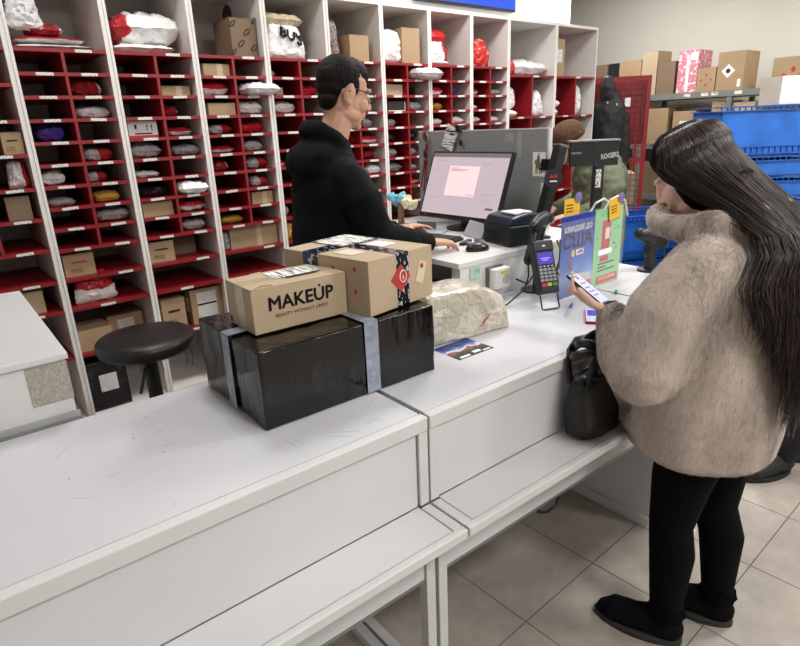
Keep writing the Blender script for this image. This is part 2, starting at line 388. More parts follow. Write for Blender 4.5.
def pillow(w, d, h, seed, mat, crumple=.12, nx=18, ny=14, full=3.6, taper=0):
    """stuffed mailer: pinched flat seam all round, creased, heavier at the bottom; base at z = 0, front at y = 0"""
    off = Vector((seed*3.7, seed*1.3, seed*.7)); v = []; f = []
    for side in (1, -1):
        for i in range(nx+1):
            for j in range(ny+1):
                u = 2*i/nx-1; q = 2*j/ny-1
                pin = (1-.09*q*q*q*q) if True else 1; pin2 = 1-.09*u*u*u*u
                tck = max(0, (1-abs(u)**full))**.5*max(0, (1-abs(q)**full))**.5
                n1 = noise.noise(Vector((u*1.7, q*1.7, side*2))+off); n2 = noise.noise(Vector((u*4.5, q*4.5, side*3))+off)
                n3 = 1-2*abs(noise.noise(Vector((u*3.3, q*3.3, side*5+9))+off)); n4 = noise.noise(Vector((u*9, q*9, side*4))+off)
                z = side*(h/2)*tck*(.92+.30*n1+.16*n2+.26*(n3-.55)+.10*n4)
                z = max(z, -h*.44) if side < 0 else min(z, h*.56)
                sag = h*.10*n1*(1-tck)
                tp = 1-taper*(q+1)/2
                v.append((u*w/2*pin*tp+n2*w*crumple*.30*(1-tck), q*d/2*pin2+n1*d*crumple*.25+n2*d*crumple*.2*(1-tck), z+sag))
    N = (nx+1)*(ny+1)
    for s in (0, 1):
        for i in range(nx):
            for j in range(ny):
                a = s*N+i*(ny+1)+j; qd = (a, a+ny+1, a+ny+2, a+1); f.append(qd if s == 0 else qd[::-1])
    # close the seam
    ring = [(i, 0) for i in range(nx)]+[(nx, j) for j in range(ny)]+[(i, ny) for i in range(nx, 0, -1)]+[(0, j) for j in range(ny, 0, -1)]
    for k in range(len(ring)):
        a = ring[k]; b = ring[(k+1) % len(ring)]; ia = a[0]*(ny+1)+a[1]; ib = b[0]*(ny+1)+b[1]
        f.append((ia, N+ia, N+ib, ib))
    zm = min(p[2] for p in v)
    v = [(x, y+d/2, z-zm) for x, y, z in v]
    me = bpy.data.meshes.new('mailer'); me.from_pydata(v, [], f); me.materials.append(mat)
    me.polygons.foreach_set('use_smooth', [True]*len(me.polygons)); me.update(); me.set_sharp_from_angle(angle=.42); return me
def carton_mesh(w, d, h, mats, name='carton'):
    b = MB(); g = .0012; t = .003
    b.box(-w/2, 0, 0, w/2, d, h-t)
    b.box(-w/2, 0, h-t, w/2, d/2-g, h); b.box(-w/2, d/2+g, h-t, w/2, d, h)
    return b.mesh(name, mats)
def tape_on(o, w, d, h, mat, fx=0, tw=.03):
    b = MB(); e = .0008
    b.box(-w/2-e, d/2-tw/2, h*.72, -w/2, d/2+tw/2, h+e); b.box(w/2, d/2-tw/2, h*.72, w/2+e, d/2+tw/2, h+e); b.box(-w/2, d/2-tw/2, h, w/2, d/2+tw/2, h+e)
    b.build('tape', mat, o)
ROWS = ['top row', 'second row', 'third row', 'fourth row', 'fifth row', 'sixth row', 'seventh row', 'eighth row', 'bottom pigeonhole row']
HL = ['left', 'right']
PARCELS = [
 (2, 0, 't', 0.207, 0, 0.351, 0.03, 'b', 'W', 'flat white mailer at the bottom of the pile'),
 (2, 0, 't', 0.191, 0.029, 0.314, 0.038, 'b', 'RW', 'flat red and white mailer on the pile'),
 (2, 0, 't', 0.185, 0.058, 0.15, 0.064, 'b', 'DR', 'dark red mailer on the pile'),
 (2, 1, 't', 0.221, 0.069, 0.097, 0.068, 'b', 'G', 'small grey mailer at the back of the pile'),
 (2, 0, 't', 0.106, 0.082, 0.159, 0.14, 'b', 'S', 'crumpled silver foil bag on the pile'),
 (3, 0, 't', 0.192, 0, 0.326, 0.056, 'b', 'W', 'flat white mailer under a bulging bag'),
 (3, 1, 't', 0.225, 0.047, 0.359, 0.167, 'b', 'WL', 'bulging white bag with a red end'),
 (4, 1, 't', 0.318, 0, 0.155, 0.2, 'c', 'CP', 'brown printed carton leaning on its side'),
 (5, 0, 't', 0.18, 0, 0.306, 0.2, 'b', 'WT', 'big white bag with black lettering'),
 (5, 0, 't', 0.174, 0.176, 0.301, 0.09, 'b', 'BE', 'long beige taped parcel on a bag'),
 (6, 0, 't', 0.115, 0, 0.161, 0.335, 'b', 'K', 'tall black plastic bag'),
 (6, 0, 't', 0.095, 0, 0.099, 0.246, 'b', 'BW', 'tall bubble wrapped tube'),
 (6, 1, 't', 0.272, 0, 0.153, 0.159, 'c', 'C', 'upright brown carton'),
 (7, 0, 't', 0.163, 0, 0.231, 0.21, 'b', 'WS', 'tall white bag with small print'),
 (7, 1, 't', 0.285, 0, 0.156, 0.226, 'c', 'C', 'narrow upright brown carton'),
 (8, 0, 't', 0.153, 0, 0.192, 0.04, 'b', 'W', 'flat white mailer under two bags'),
 (8, 0, 't', 0.145, 0.026, 0.21, 0.139, 'b', 'WR', 'white bag with a red foot'),
 (8, 0, 't', 0.148, 0.138, 0.209, 0.117, 'b', 'R', 'red mailer on top of a white bag'),
 (9, 0, 't', 0.08, 0, 0.089, 0.152, 'b', 'RS', 'red bag squeezed against the side panel'),
 (9, 0, 't', 0.21, 0, 0.194, 0.204, 'b', 'RS', 'red upright bag with a white seam'),
 (10, 0, 't', 0.095, 0, 0.087, 0.119, 'b', 'R', 'small red bag'),
 (10, 1, 't', 0.35, 0, 0.496, 0.146, 'b', 'WS', 'big white bag with small print'),
 (11, 0, 't', 0.111, 0, 0.144, 0.301, 'c', 'C', 'narrow brown carton with a white label'),
 (1, 1, 2, 0.362, 0, 0.085, 0.1, 'c', 'C', 'brown carton with small print'),
 (1, 1, 3, 0.359, 0, 0.092, 0.122, 'b', 'WR', 'round white and red bag'),
 (1, 1, 4, 0.324, 0, 0.1, 0.111, 'c', 'CD', 'dark brown carton'),
 (1, 0, 5, 0.189, 0, 0.025, 0.033, 'b', 'G', 'flat grey mailer'),
 (1, 1, 'w1', 0.284, 0, 0.112, 0.118, 'c', 'CS', 'speckled brown carton'),
 (2, 0, 3, 0.109, 0, 0.127, 0.083, 'b', 'P', 'purple plastic bag'),
 (2, 0, 5, 0.078, 0, 0.111, 0.075, 'b', 'WP', 'white and pink rolled bag'),
 (2, 0, 6, 0.09, 0, 0.131, 0.043, 'b', 'G', 'flat grey mailer'),
 (2, 1, 1, 0.304, 0, 0.149, 0.082, 'b', 'DR', 'dark red mailer'),
 (2, 1, 2, 0.322, 0, 0.166, 0.061, 'b', 'W', 'plump white bag'),
 (2, 1, 4, 0.301, 0, 0.144, 0.071, 'b', 'GR', 'grey and red mailer'),
 (2, 1, 5, 0.278, 0, 0.102, 0.058, 'b', 'GR', 'red and grey mailer'),
 (2, 1, 6, 0.302, 0, 0.133, 0.06, 'b', 'Y', 'yellow mailer'),
 (2, 1, 7, 0.314, 0, 0.174, 0.076, 'b', 'G', 'light grey mailer'),
 (2, 0, 'w0', 0.104, 0, 0.145, 0.117, 'c', 'C', 'small brown carton with a barcode'),
 (2, 0, 'w1', 0.16, 0, 0.217, 0.163, 'b', 'RW', 'red and silver bag'),
 (2, 0, 'w2', 0.107, 0, 0.17, 0.173, 'c', 'C', 'brown carton nearest the stool'),
 (2, 1, 'w2', 0.302, 0, 0.189, 0.196, 'c', 'C', 'low brown carton with a white label'),
 (2, 0, 'w3', 0.121, 0, 0.198, 0.279, 'c', 'K', 'black wrapped parcel with a white label'),
 (3, 0, 3, 0.109, 0, 0.147, 0.083, 'c', 'CW', 'white carton with a red edge and arrows'),
 (3, 0, 4, 0.114, 0, 0.174, 0.083, 'b', 'G', 'crumpled grey bag'),
 (3, 0, 5, 0.101, 0, 0.139, 0.036, 'b', 'W', 'thin white mailer'),
 (3, 0, 6, 0.117, 0, 0.162, 0.067, 'b', 'K', 'black bag'),
 (3, 0, 7, 0.114, 0, 0.164, 0.079, 'c', 'C', 'low brown carton'),
 (3, 1, 1, 0.313, 0, 0.156, 0.049, 'c', 'C', 'low brown carton with tape'),
 (3, 1, 2, 0.274, 0, 0.08, 0.055, 'b', 'DR', 'dark red mailer'),
 (3, 1, 3, 0.312, 0, 0.149, 0.052, 'b', 'RW', 'red and white mailer'),
 (3, 1, 4, 0.322, 0, 0.167, 0.063, 'b', 'GS', 'shiny grey bag'),
 (3, 1, 6, 0.319, 0, 0.172, 0.07, 'b', 'W', 'white bag hanging over the edge'),
 (3, 1, 7, 0.322, 0, 0.167, 0.066, 'b', 'RW', 'red and white mailer'),
 (3, 1, 8, 0.306, 0, 0.144, 0.062, 'b', 'G', 'grey mailer'),
 (3, 0, 'w0', 0.095, 0, 0.14, 0.115, 'c', 'C', 'brown carton with a barcode'),
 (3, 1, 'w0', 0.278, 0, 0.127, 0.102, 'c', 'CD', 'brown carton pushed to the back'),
 (3, 0, 'w2', 0.106, 0, 0.134, 0.187, 'c', 'C', 'upright brown carton with small print'),
 (3, 1, 'w2', 0.309, 0, 0.192, 0.211, 'c', 'C', 'brown carton with a big white label'),
 (4, 0, 0, 0.124, 0, 0.155, 0.061, 'c', 'C', 'low brown carton with tape'),
 (4, 0, 1, 0.118, 0, 0.167, 0.083, 'b', 'RW', 'red and white bag'),
 (4, 0, 2, 0.123, 0, 0.157, 0.064, 'c', 'C', 'low brown carton'),
 (4, 0, 3, 0.12, 0, 0.155, 0.059, 'b', 'GR', 'dark grey and red mailer'),
 (4, 0, 4, 0.121, 0, 0.157, 0.043, 'b', 'RW', 'flat red and white mailer'),
 (4, 0, 5, 0.09, 0, 0.084, 0.066, 'b', 'DR', 'dark red mailer'),
 (4, 0, 8, 0.127, 0, 0.149, 0.052, 'b', 'Y', 'yellow padded mailer'),
 (4, 1, 1, 0.351, 0, 0.211, 0.075, 'b', 'W', 'white mailer sticking out'),
 (4, 1, 2, 0.322, 0, 0.167, 0.083, 'b', 'W', 'white bag with folded end'),
 (4, 1, 3, 0.324, 0, 0.162, 0.066, 'b', 'R', 'red bag'),
 (4, 1, 4, 0.304, 0, 0.129, 0.062, 'b', 'G', 'grey mailer'),
 (4, 1, 5, 0.329, 0, 0.152, 0.075, 'b', 'GR', 'red and grey mailer'),
 (4, 1, 6, 0.318, 0, 0.119, 0.065, 'b', 'GR', 'dark red and grey mailer'),
 (4, 1, 7, 0.315, 0, 0.14, 0.071, 'c', 'C', 'brown carton with tape'),
 (4, 1, 'w0', 0.238, 0, 0.318, 0.146, 'c', 'C', 'long brown carton with tape'),
 (4, 0, 'w0', 0.053, 0, 0.044, 0.106, 'b', 'G', 'small grey bag beside a carton'),
 (5, 0, 0, 0.066, 0, 0.04, 0.044, 'b', 'GR', 'small red and grey mailer'),
 (5, 0, 1, 0.07, 0, 0.048, 0.044, 'c', 'CD', 'small dark carton'),
 (5, 0, 2, 0.122, 0, 0.158, 0.079, 'b', 'WP', 'white bag with pink print'),
 (5, 1, 1, 0.31, 0, 0.138, 0.064, 'b', 'R', 'red mailer'),
 (5, 0, 5, 0.051, 0, 0.056, 0.042, 'b', 'RW', 'small red and white mailer'),
 (5, 0, 8, 0.055, 0, 0.057, 0.083, 'b', 'GS', 'shiny grey bag'),
 (5, 0, 'w0', 0.055, 0, 0.067, 0.109, 'b', 'Y', 'yellow mailer'),
 (6, 1, 3, 0.316, 0, 0.085, 0.07, 'b', 'G', 'small grey bag'),
 (6, 0, 4, 0.192, 0, 0.019, 0.064, 'b', 'R', 'red mailer'),
 (6, 1, 4, 0.326, 0, 0.158, 0.058, 'b', 'RW', 'white mailer with red end'),
 (6, 1, 5, 0.323, 0, 0.13, 0.066, 'b', 'DR', 'dark red mailer'),
 (6, 1, 6, 0.341, 0, 0.128, 0.073, 'b', 'W', 'white bag'),
 (6, 1, 8, 0.368, 0, 0.074, 0.07, 'b', 'DR', 'dark red mailer'),
 (7, 0, 1, 0.125, 0, 0.152, 0.071, 'c', 'CT', 'shallow open carton tray'),
 (7, 0, 2, 0.127, 0, 0.149, 0.065, 'c', 'CKW', 'black box with a white edge'),
 (7, 0, 3, 0.1, 0, 0.108, 0.059, 'b', 'G', 'grey bag'),
 (7, 0, 4, 0.09, 0, 0.082, 0.067, 'b', 'K', 'black bag'),
 (7, 0, 5, 0.098, 0, 0.092, 0.068, 'b', 'G', 'crumpled grey bag'),
 (7, 0, 6, 0.128, 0, 0.146, 0.069, 'b', 'GS', 'pointed grey and white bag'),
 (7, 1, 0, 0.373, 0, 0.239, 0.083, 'b', 'WP', 'white bag sticking out of its cell'),
 (7, 1, 1, 0.313, 0, 0.076, 0.06, 'b', 'K', 'round black bag'),
 (7, 1, 2, 0.32, 0, 0.134, 0.067, 'b', 'GS', 'pale grey bag'),
 (7, 1, 4, 0.296, 0, 0.087, 0.075, 'b', 'K', 'black mailer'),
 (7, 1, 5, 0.292, 0, 0.088, 0.063, 'b', 'G', 'grey mailer'),
 (7, 1, 6, 0.288, 0, 0.069, 0.049, 'b', 'G', 'grey mailer'),
 (7, 1, 7, 0.298, 0, 0.079, 0.05, 'b', 'RW', 'red and white mailer'),
 (8, 0, 0, 0.105, 0, 0.12, 0.047, 'b', 'G', 'grey mailer'),
 (8, 0, 1, 0.112, 0, 0.141, 0.068, 'b', 'RW', 'red and silver mailer'),
 (8, 0, 2, 0.116, 0, 0.153, 0.062, 'b', 'Y', 'yellow mailer'),
 (8, 0, 3, 0.102, 0, 0.133, 0.049, 'b', 'WP', 'white and pink mailer'),
 (8, 1, 1, 0.288, 0, 0.085, 0.076, 'b', 'B', 'dark blue bag'),
 (8, 1, 3, 0.319, 0, 0.152, 0.058, 'b', 'W', 'white mailer'),
 (9, 0, 0, 0.063, 0, 0.056, 0.035, 'b', 'W', 'small white mailer'),
 (9, 0, 1, 0.097, 0, 0.102, 0.065, 'b', 'RW', 'red and white mailer'),
 (9, 0, 2, 0.086, 0, 0.08, 0.037, 'b', 'W', 'small white mailer'),
 (9, 0, 3, 0.118, 0, 0.166, 0.052, 'b', 'WR', 'white mailer with a red end'),
 (9, 1, 1, 0.331, 0, 0.132, 0.052, 'b', 'GS', 'bluish grey mailer'),
 (9, 1, 3, 0.324, 0, 0.161, 0.053, 'b', 'W', 'plump white mailer'),
 (10, 0, 0, 0.118, 0.032, 0.141, 0.169, 'b', 'WR', 'white and red bag standing on a mailer'),
 (10, 0, 0, 0.121, 0, 0.167, 0.063, 'b', 'W', 'white mailer under a bag'),
 (10, 1, 0, 0.48, 0, 0.236, 0.21, 'b', 'W', 'white triangular mailer'),
 (11, 0, 0, 0.103, 0.071, 0.103, 0.066, 'b', 'W', 'upper small white mailer'),
 (11, 0, 0, 0.101, 0, 0.089, 0.067, 'b', 'W', 'lower small white mailer'),
 (11, 1, 0, 0.455, 0, 0.144, 0.268, 'b', 'W', 'tall white mailer leaning on the side panel'),
 (11, 1, 1, 0.409, 0, 0.096, 0.25, 'b', 'W', 'white mailer standing on end'),
]
def unit_phrase(u):
    if u <= 9: return '%s narrow rack unit from the wide-celled end' % ORD[u] if u > 1 else 'coarse-celled rack unit'
    return 'wide-celled rack unit beside the narrow ones' if u == 10 else 'wide-celled end rack unit'
def floor_z(u, r):
    if u >= 10: return {'t': 1.947, 0: 1.625, 1: 1.3}[r]
    if r == 't': return 2.0
    if isinstance(r, str): return {'w0': .926, 'w1': .772, 'w2': .52, 'w3': .17}[r]
    return (COARSE if u == 1 else NARROW)[r]
for k, (u, c, r, x, dz, wd, h, kind, col, desc) in enumerate(PARCELS):
    X = BX[u-1]+x; Z = floor_z(u, r)+dz+.0005
    if r == 't': ph = 'top bay, '
    elif isinstance(r, str): ph = {'w0': 'first wide shelf, ', 'w1': 'second wide shelf, ', 'w2': 'third wide shelf, ', 'w3': 'base board, '}[r]
    else: ph = '%s %s, ' % (ROWS[r].replace(' pigeonhole', ''), HL[c])
    up = unit_phrase(u)
    label = desc+', '+ph+up
    if len(label.split()) > 16: label = desc+', '+ph+up.replace('narrow ', '').replace(' from the wide-celled end', ' from wide-celled end')
    if len(label.split()) > 16: label = desc+', '+ph+up.replace('narrow ', '').replace(' from the wide-celled end', '')
    if len(label.split()) > 16: label = desc+', '+ph+'rack unit beside narrow ones' if u == 10 else desc+', '+ph+ORD[min(u, 9)]+' rack unit'
    yf = D+.02+(k*7 % 5)*.006
    rnd = random.Random(k*13+1)
    if kind == 'b':
        m = KM[col]
        if h > .1 and h > .62*wd:                                   # stands on edge
            th = min(.11, .35*h+.03); n = 4 if col == 'BW' else 0
            me = pillow(wd, h, th, k, m, .2, full=2.4, taper=.75 if 'triangular' in desc else .28)
            for v in me.vertices: v.co = Vector((v.co.x, th-v.co.z, v.co.y))
            zm = min(v.co.z for v in me.vertices)
            for v in me.vertices: v.co.z -= zm
            me.flip_normals(); me.update()
            yy = yf
            if col == 'K' and u == 6: yy = yf+.13
            if desc.startswith('white and red bag standing'): Z = floor_z(u, r)+.064
            o = obj('mailer_bag', me, None, (X, yy, Z), (-.12 if r == 't' else -.05, 0, rnd.uniform(-.12, .12)))
        else:
            dd = min(.40, max(.16, wd*1.15)); me = pillow(wd*.99, dd, h, k, m, .18)
            yy = yf+.02
            if 'sticking out' in desc: yy = D-.09
            if 'hanging over' in desc: yy = D-.03
            if 'at the back of the pile' in desc: yy = yf+.16
            o = obj('mailer_bag', me, None, (X, yy, Z), (0, 0, rnd.uniform(-.06, .06)))
        tag(o, label, 'bag' if 'bag' in desc else 'mailer', 'parcels in the pigeonhole racks')
        if col == 'WT':
            q = txt("BU'S", .085, ink, o, (0, 0, 0), (0, 0, 0), bold=.004)
            from mathutils.bvhtree import BVHTree
            bv = BVHTree.FromPolygons([v.co for v in me.vertices], [tuple(p_.vertices) for p_ in me.polygons]); Mq = Matrix.Translation((.02, -.1, h*.62)) @ Euler((PI/2, .35, 0)).to_matrix().to_4x4()
            for v in q.data.vertices:                                # lay the print on the film
                a = Mq @ v.co; hit = bv.ray_cast(Vector((a.x, -.2, a.z)), Vector((0, 1, 0)))[0]
                v.co = Vector((a.x, (hit.y if hit else .05)-.012, a.z))
    else:
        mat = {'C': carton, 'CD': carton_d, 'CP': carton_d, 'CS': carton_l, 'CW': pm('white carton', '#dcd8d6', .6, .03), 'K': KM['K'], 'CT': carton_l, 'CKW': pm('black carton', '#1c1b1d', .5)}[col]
        dd = {'t': .22}.get(r, .2)
        if u >= 7: dd = .16
        lo = .012 if r == 'w2' and c == 1 and u == 2 else 0
        if desc.startswith('low brown carton with a white label'): h = .12
        if desc.startswith('brown carton nearest the stool'): h = .115
        if col == 'CT':
            b = MB(); t_ = .004
            b.box(-wd/2, 0, 0, wd/2, dd, t_).box(-wd/2, 0, t_, wd/2, t_, h).box(-wd/2, dd-t_, t_, wd/2, dd, h).box(-wd/2, t_, t_, -wd/2+t_, dd-t_, h).box(wd/2-t_, t_, t_, wd/2, dd-t_, h)
            b.box(-wd/2, 0, h, -wd*.1, .05, h+.003)
            me = b.mesh('carton', mat)
        else: me = carton_mesh(wd, dd, h, mat)
        yy = yf+(.16 if 'pushed to the back' in desc or desc.startswith('low brown carton with a white label') else 0)
        o = obj('parcel_carton' if col != 'K' else 'wrapped_parcel', me, None, (X, yy, Z), (0, 0, rnd.uniform(-.05, .05) if wd < .3 else 0), .0025, 2)
        tag(o, label, 'box', 'parcels in the pigeonhole racks')
        if 'tape' in desc or col in ('C', 'CS') and k % 2: tape_on(o, wd, dd, h, tape_cl)
        if 'tape' in desc: MB().cb((wd*.1, -.0006, h/2), (.035, .0012, h)).build('tape_strip', tape_cl, o)
        if 'big white label' in desc:
            MB().cb((.0, -.0008, h*.53), (wd*.62, .0012, h*.72)).build('shipping_label', labm, o)
            MB().cb((.0, -.0017, h*.55), (wd*.6, .0006, h*.05)).build('label_bar', ink, o)
            MB().cb((-wd/2-.0008, dd*.35, h*.55), (.0012, dd*.25, h*.4)).build('side_label', paper, o)
        elif 'white label' in desc:
            MB().cb((.0, -.0008, h*.55), (min(wd*.5, .09), .0012, h*.35 if h > .2 else h*.5)).build('shipping_label', labm, o)
        elif 'barcode' in desc or 'small print' in desc:
            MB().cb((-wd*.12, -.0008, h*.26), (wd*.4, .001, h*.2)).build('barcode', barcode('carton barcode', '#a88a62', '#3b2f25', 260, .5), o)
            MB().cb((-.0, -.0008, h*.62), (wd*.5, .001, h*.07)).build('printed_line', red_ink if u == 2 else ink, o)
        if col == 'CW':
            MB().cb((0, -.0008, .006), (wd, .0012, .012)).build('red_edge', red_ink, o)
            MB().cb((-wd*.25, -.0008, h*.66), (.012, .001, .022)).build('glass_mark', ink, o)
            for s in (-.012, .012):
                MB().prism([(-.002, 0), (.002, 0), (.002, .02), (.006, .02), (0, .03), (-.006, .02), (-.002, .02)], -.0012, 0).build('arrow_mark', ink, o, (wd*.22+s, 0, h*.42))
            MB().cb((0, -.0008, h*.24), (wd*.6, .001, .007)).build('printed_line', ink, o)
        if col == 'CKW': MB().cb((wd/2-.003, -.001, h/2), (.004, .002, h)).cb((0, -.001, .003), (wd, .002, .004)).build('white_edge', paper, o)
        if col == 'CP':
            for (a, b_, s) in ((-.06, .17, .035), (.02, .13, .04), (-.02, .07, .04), (.055, .05, .04), (-.07, .025, .03), (.07, .19, .03)):
                MB().tube([(a+s*math.cos(q)*.5, -.001, b_+s*math.sin(q)*.32+.012*math.cos(q)) for q in [i*2*PI/7 for i in range(7)]], .003, 5, closed=True).build('printed_mark', ink, o)
            MB().cb((wd*.5+.001, dd/2, h*.5), (.002, dd*.6, h*.8)).build('side_face', carton_l, o)
# ------------------------------------------------------------------ counters
def counter(label, x0, x1, yoff=0, right_panel=False, ledge=True):
    """white service counter: worktop, framed front panel, low bag ledge in front, metal legs and foot rails"""
    T = .935; L = x1-x0; yf = .975
    t = thing('service_counter', label, 'counter', cf(x0, 0, 0), YC, 'white service counters in a line')
    MB().box(.004, yf+.0135, T-.03, L-.004, 1.548, T).build('worktop', worktop, t, bevel=.002)
    MB().box(0, yf-.016, T-.036, L, yf+.0105, T+.001).build('front_lip', white_metal, t, bevel=.003)
    for a, b in ((0, .028), (L-.028, L)):
        MB().box(a, yf-.014, .695, b, yf+.008, T-.0365).build('stile', white_metal, t, bevel=.002)
    MB().box(.0315, yf-.006, .6935, L-.0315, yf+.006, T-.0395).build('front_panel', white_lam, t)
    gk = pm('painted joint shade', '#2b2c2e', .7)  # dark strips stand in for the shade inside the open joints
    MB().box(.001, yf+.0107, T-.012, L-.001, yf+.0133, T-.0025).build('lip_gap_shade', gk, t)
    MB().box(.028, yf+.0062, .70, L-.028, yf+.0078, T-.037).build('panel_gap_shade', gk, t)
    MB().box(.0284, yf-.131, .669, L-.0284, yf-.0148, .6755).build('ledge_gap_shade', gk, t)
    # ledge
    MB().box(.031, yf-.1285, .676, L-.031, yf-.0075, .6915).build('ledge_board', white_lam, t, bevel=.001)
    MB().box(0, yf-.152, .667, L, yf-.1315, .693).build('ledge_front_edge', white_metal, t, bevel=.003)
    for a, b in ((0, .028), (L-.028, L)):
        MB().box(a, yf-.131, .667, b, yf-.0145, .693).build('ledge_end_edge', white_metal, t, bevel=.003)
    MB().box(.036, yf-.028, .485, L-.036, yf-.016, .666).build('apron', white_lam, t)
    MB().box(.036, yf-.029, .476, L-.036, yf-.012, .484).build('apron_edge', grey_metal, t)
    leg = MB().box(0, 0, .032, .03, .03, .666).mesh('leg', white_metal)
    for a in (.003, L-.033):
        for y in (yf-.034, 1.50): obj('leg', leg, t, (a, y, 0), bevel=.002)
        MB().box(a-.001, yf-.15, 0, a+.031, 1.54, .031).build('foot_rail', white_metal, t, bevel=.002)
        MB().box(a+.003, yf-.005, .6, a+.027, 1.5, .664).build('cross_rail', white_metal, t)
    MB().box(.01, 1.52, .5, L-.01, 1.535, T-.031).build('rear_panel', white_lam, t)
    if right_panel:
        MB().box(L-.036, yf+.0, .07, L-.012-.024, 1.5, .66).box(L-.045, yf-.004, .032, L-.034, 1.498, .665).build('end_panel', white_lam, t)
        MB().box(L-.060, yf-.004, .0, L-.0455, 1.498, .045).build('panel_base_strip', white_metal, t, bevel=.002)
    return t
counter('white service counter with the black wrapped box standing on its worktop', -.62, .8205)
counter('white service counter with the black handbag on its ledge', .8265, 2.052, right_panel=True)
counter('white service counter standing under the leaflet holder end', 2.058, 2.52)
# scuffs: fine scratches on the left worktop
sc_ = MB(); rnd = random.Random(5)
for i in range(40):
    a = rnd.uniform(0, PI); x, y = rnd.uniform(.05, 1.45), rnd.uniform(1.02, 1.5); l = rnd.uniform(.01, .07)
    M = Matrix.Translation((x, y, .93515)) @ Matrix.Rotation(a, 4, 'Z'); sc_.cb((0, 0, 0), (l, .0006, .0002), 0, M)
for i in range(9):
    x, y = rnd.uniform(.1, 1.3), rnd.uniform(1.05, 1.45)
    sc_.cb((x, y, .93515), (rnd.uniform(.003, .007), .003, .0002))
for ch in [o for o in bpy.data.objects if o.name.startswith('worktop')][:1]:
    o = sc_.build('scratches', pm('scratch grey', '#8d8c8a', .6), ch.parent); o['kind'] = 'stuff'

# side cabinet behind the counter
t = thing('side_cabinet', 'white low cabinet with a bare chipboard patch, behind the counter beside the stool', 'cabinet', cf(-.75, 1.562, 0), YC)
MB().box(0, .012, .04, .93, .80, 1.092).build('body', pm('grey white laminate', '#d4d4d2', .45, .03), t, bevel=.002)
MB().box(-.01, 0, 1.092, .937, .815, 1.108).build('top_board', white_lam, t, bevel=.002)
MB().box(.842, .0105, .985, .932, .0118, 1.085).build('chipboard_patch', pm('bare chipboard', '#a8a498', .9, .22, 160, .3, 200), t)
MB().box(0, .0, .938, .936, .0115, .950).build('ledge_strip', pm('grey edge strip', '#a6a7a6', .4), t)
MB().box(0, -.004, .90, .936, .0115, .9375).build('ledge_rail', pm('grey edge strip 2', '#8f9090', .4), t)

# ------------------------------------------------------------------ stool
t = thing('bar_stool', 'black round padded stool on a single black post', 'stool', (.575, 2.16, 0))
MB().lathe([(.02, -.056), (.155, -.056), (.168, -.046), (.172, -.028), (.170, -.012), (.160, -.002), (.12, .004), (.02, .006)], 40).build('seat_cushion', black_lea, t, (0, 0, .912), smooth=True)
MB().lathe([(.1, 0), (.1, .012), (.02, .012)], 24).build('seat_plate', dark_metal, t, (0, 0, .843))
MB().tube([(0, 0, .05), (0, 0, .45)], .03, 16).tube([(0, 0, .45), (0, 0, .845)], .026, 16).build('post', black_pl, t, smooth=True)
MB().lathe([(.21, 0), (.21, .012), (.17, .025), (.05, .05), (.03, .06)], 32).build('base_plate', black_pl, t, smooth=True)
MB().tube([(.03, -.02, .838), (-.04, -.06, .80), (-.075, -.09, .73)], .006, 8).build('height_lever', black_pl, t)
for i, (a, l) in enumerate(((-.9, .04), (-.6, .06), (-.35, .03), (-1.6, .035))):
    MB().tube([(.15*math.cos(a), .15*math.sin(a), .857), (.155*math.cos(a+.03), .152*math.sin(a+.03), .84-l/2), (.15*math.cos(a), .15*math.sin(a), .84-l)], .0012, 5).build('loose_thread', black_pl, t)

# ------------------------------------------------------------------ parcels on the counter
wrap = pm('glossy black stretch film', '#050506', .13, .1, 5, .22, 6, stretch=(4, 4, .8))
cl_tape = pm('milky clear tape', '#8d94a3', .25, .25, 40, .3, 60)
t = thing('wrapped_box', 'long black film wrapped box with clear tape bands, lying on the counter', 'box', cf(.5, 1.16, .9355), YC)
W_, D_, H_ = .525, .362, .195
bm = bmesh.new()
N = 14
b = MB()
def wob(p): return p+Vector((noise.noise(p*9), noise.noise(p*9+Vector((5, 0, 0))), noise.noise(p*9+Vector((0, 7, 0)))))*.004
def gridbox(w, d, h, nx, ny, nz, amp, freq, seed=0):
    m = bmesh.new(); bmesh.ops.create_cube(m, size=1); bmesh.ops.subdivide_edges(m, edges=m.edges[:], cuts=11, use_grid_fill=True)
    for v in m.verts:
        p = Vector((v.co.x*w+w/2, v.co.y*d+d/2, v.co.z*h+h/2)); q = p*freq+Vector((seed, seed*2, 0))
        lift = 0 if p.z < .002 else 1
        p += Vector((noise.noise(q), noise.noise(q+Vector((5, 0, 0))), noise.noise(q+Vector((0, 7, 0)))*lift))*amp; p.z = max(p.z, 0); v.co = p
    return m
m = gridbox(W_, D_, H_, 12, 12, 12, .0035, 14); me = bpy.data.meshes.new('film'); m.to_mesh(me); m.free(); me.materials.append(wrap)
me.polygons.foreach_set('use_smooth', [True]*len(me.polygons)); 
o = obj('film_wrapped_body', me, t, bevel=.004)
me.set_sharp_from_angle(angle=.9) if hasattr(me, 'set_sharp_from_angle') else None
e = .0042
for a in (.288,):
    tb = MB(); wdt = .042
    tb.box(a, -e, .004, a+wdt, -e+.001, H_+e).box(a, -e, H_+e-.001, a+wdt, D_+e, H_+e).box(a, D_+e-.001, 0, a+wdt, D_+e, H_+e)
    tb.build('tape_band', cl_tape, t)
e = .0065; tb = MB().box(-e, .15, .004, -e+.001, .192, H_+e).box(-e, .15, H_+e-.001, W_+e, .192, H_+e).box(W_+e-.001, .15, .004, W_+e, .192, H_+e); tb.build('tape_band', cl_tape, t)

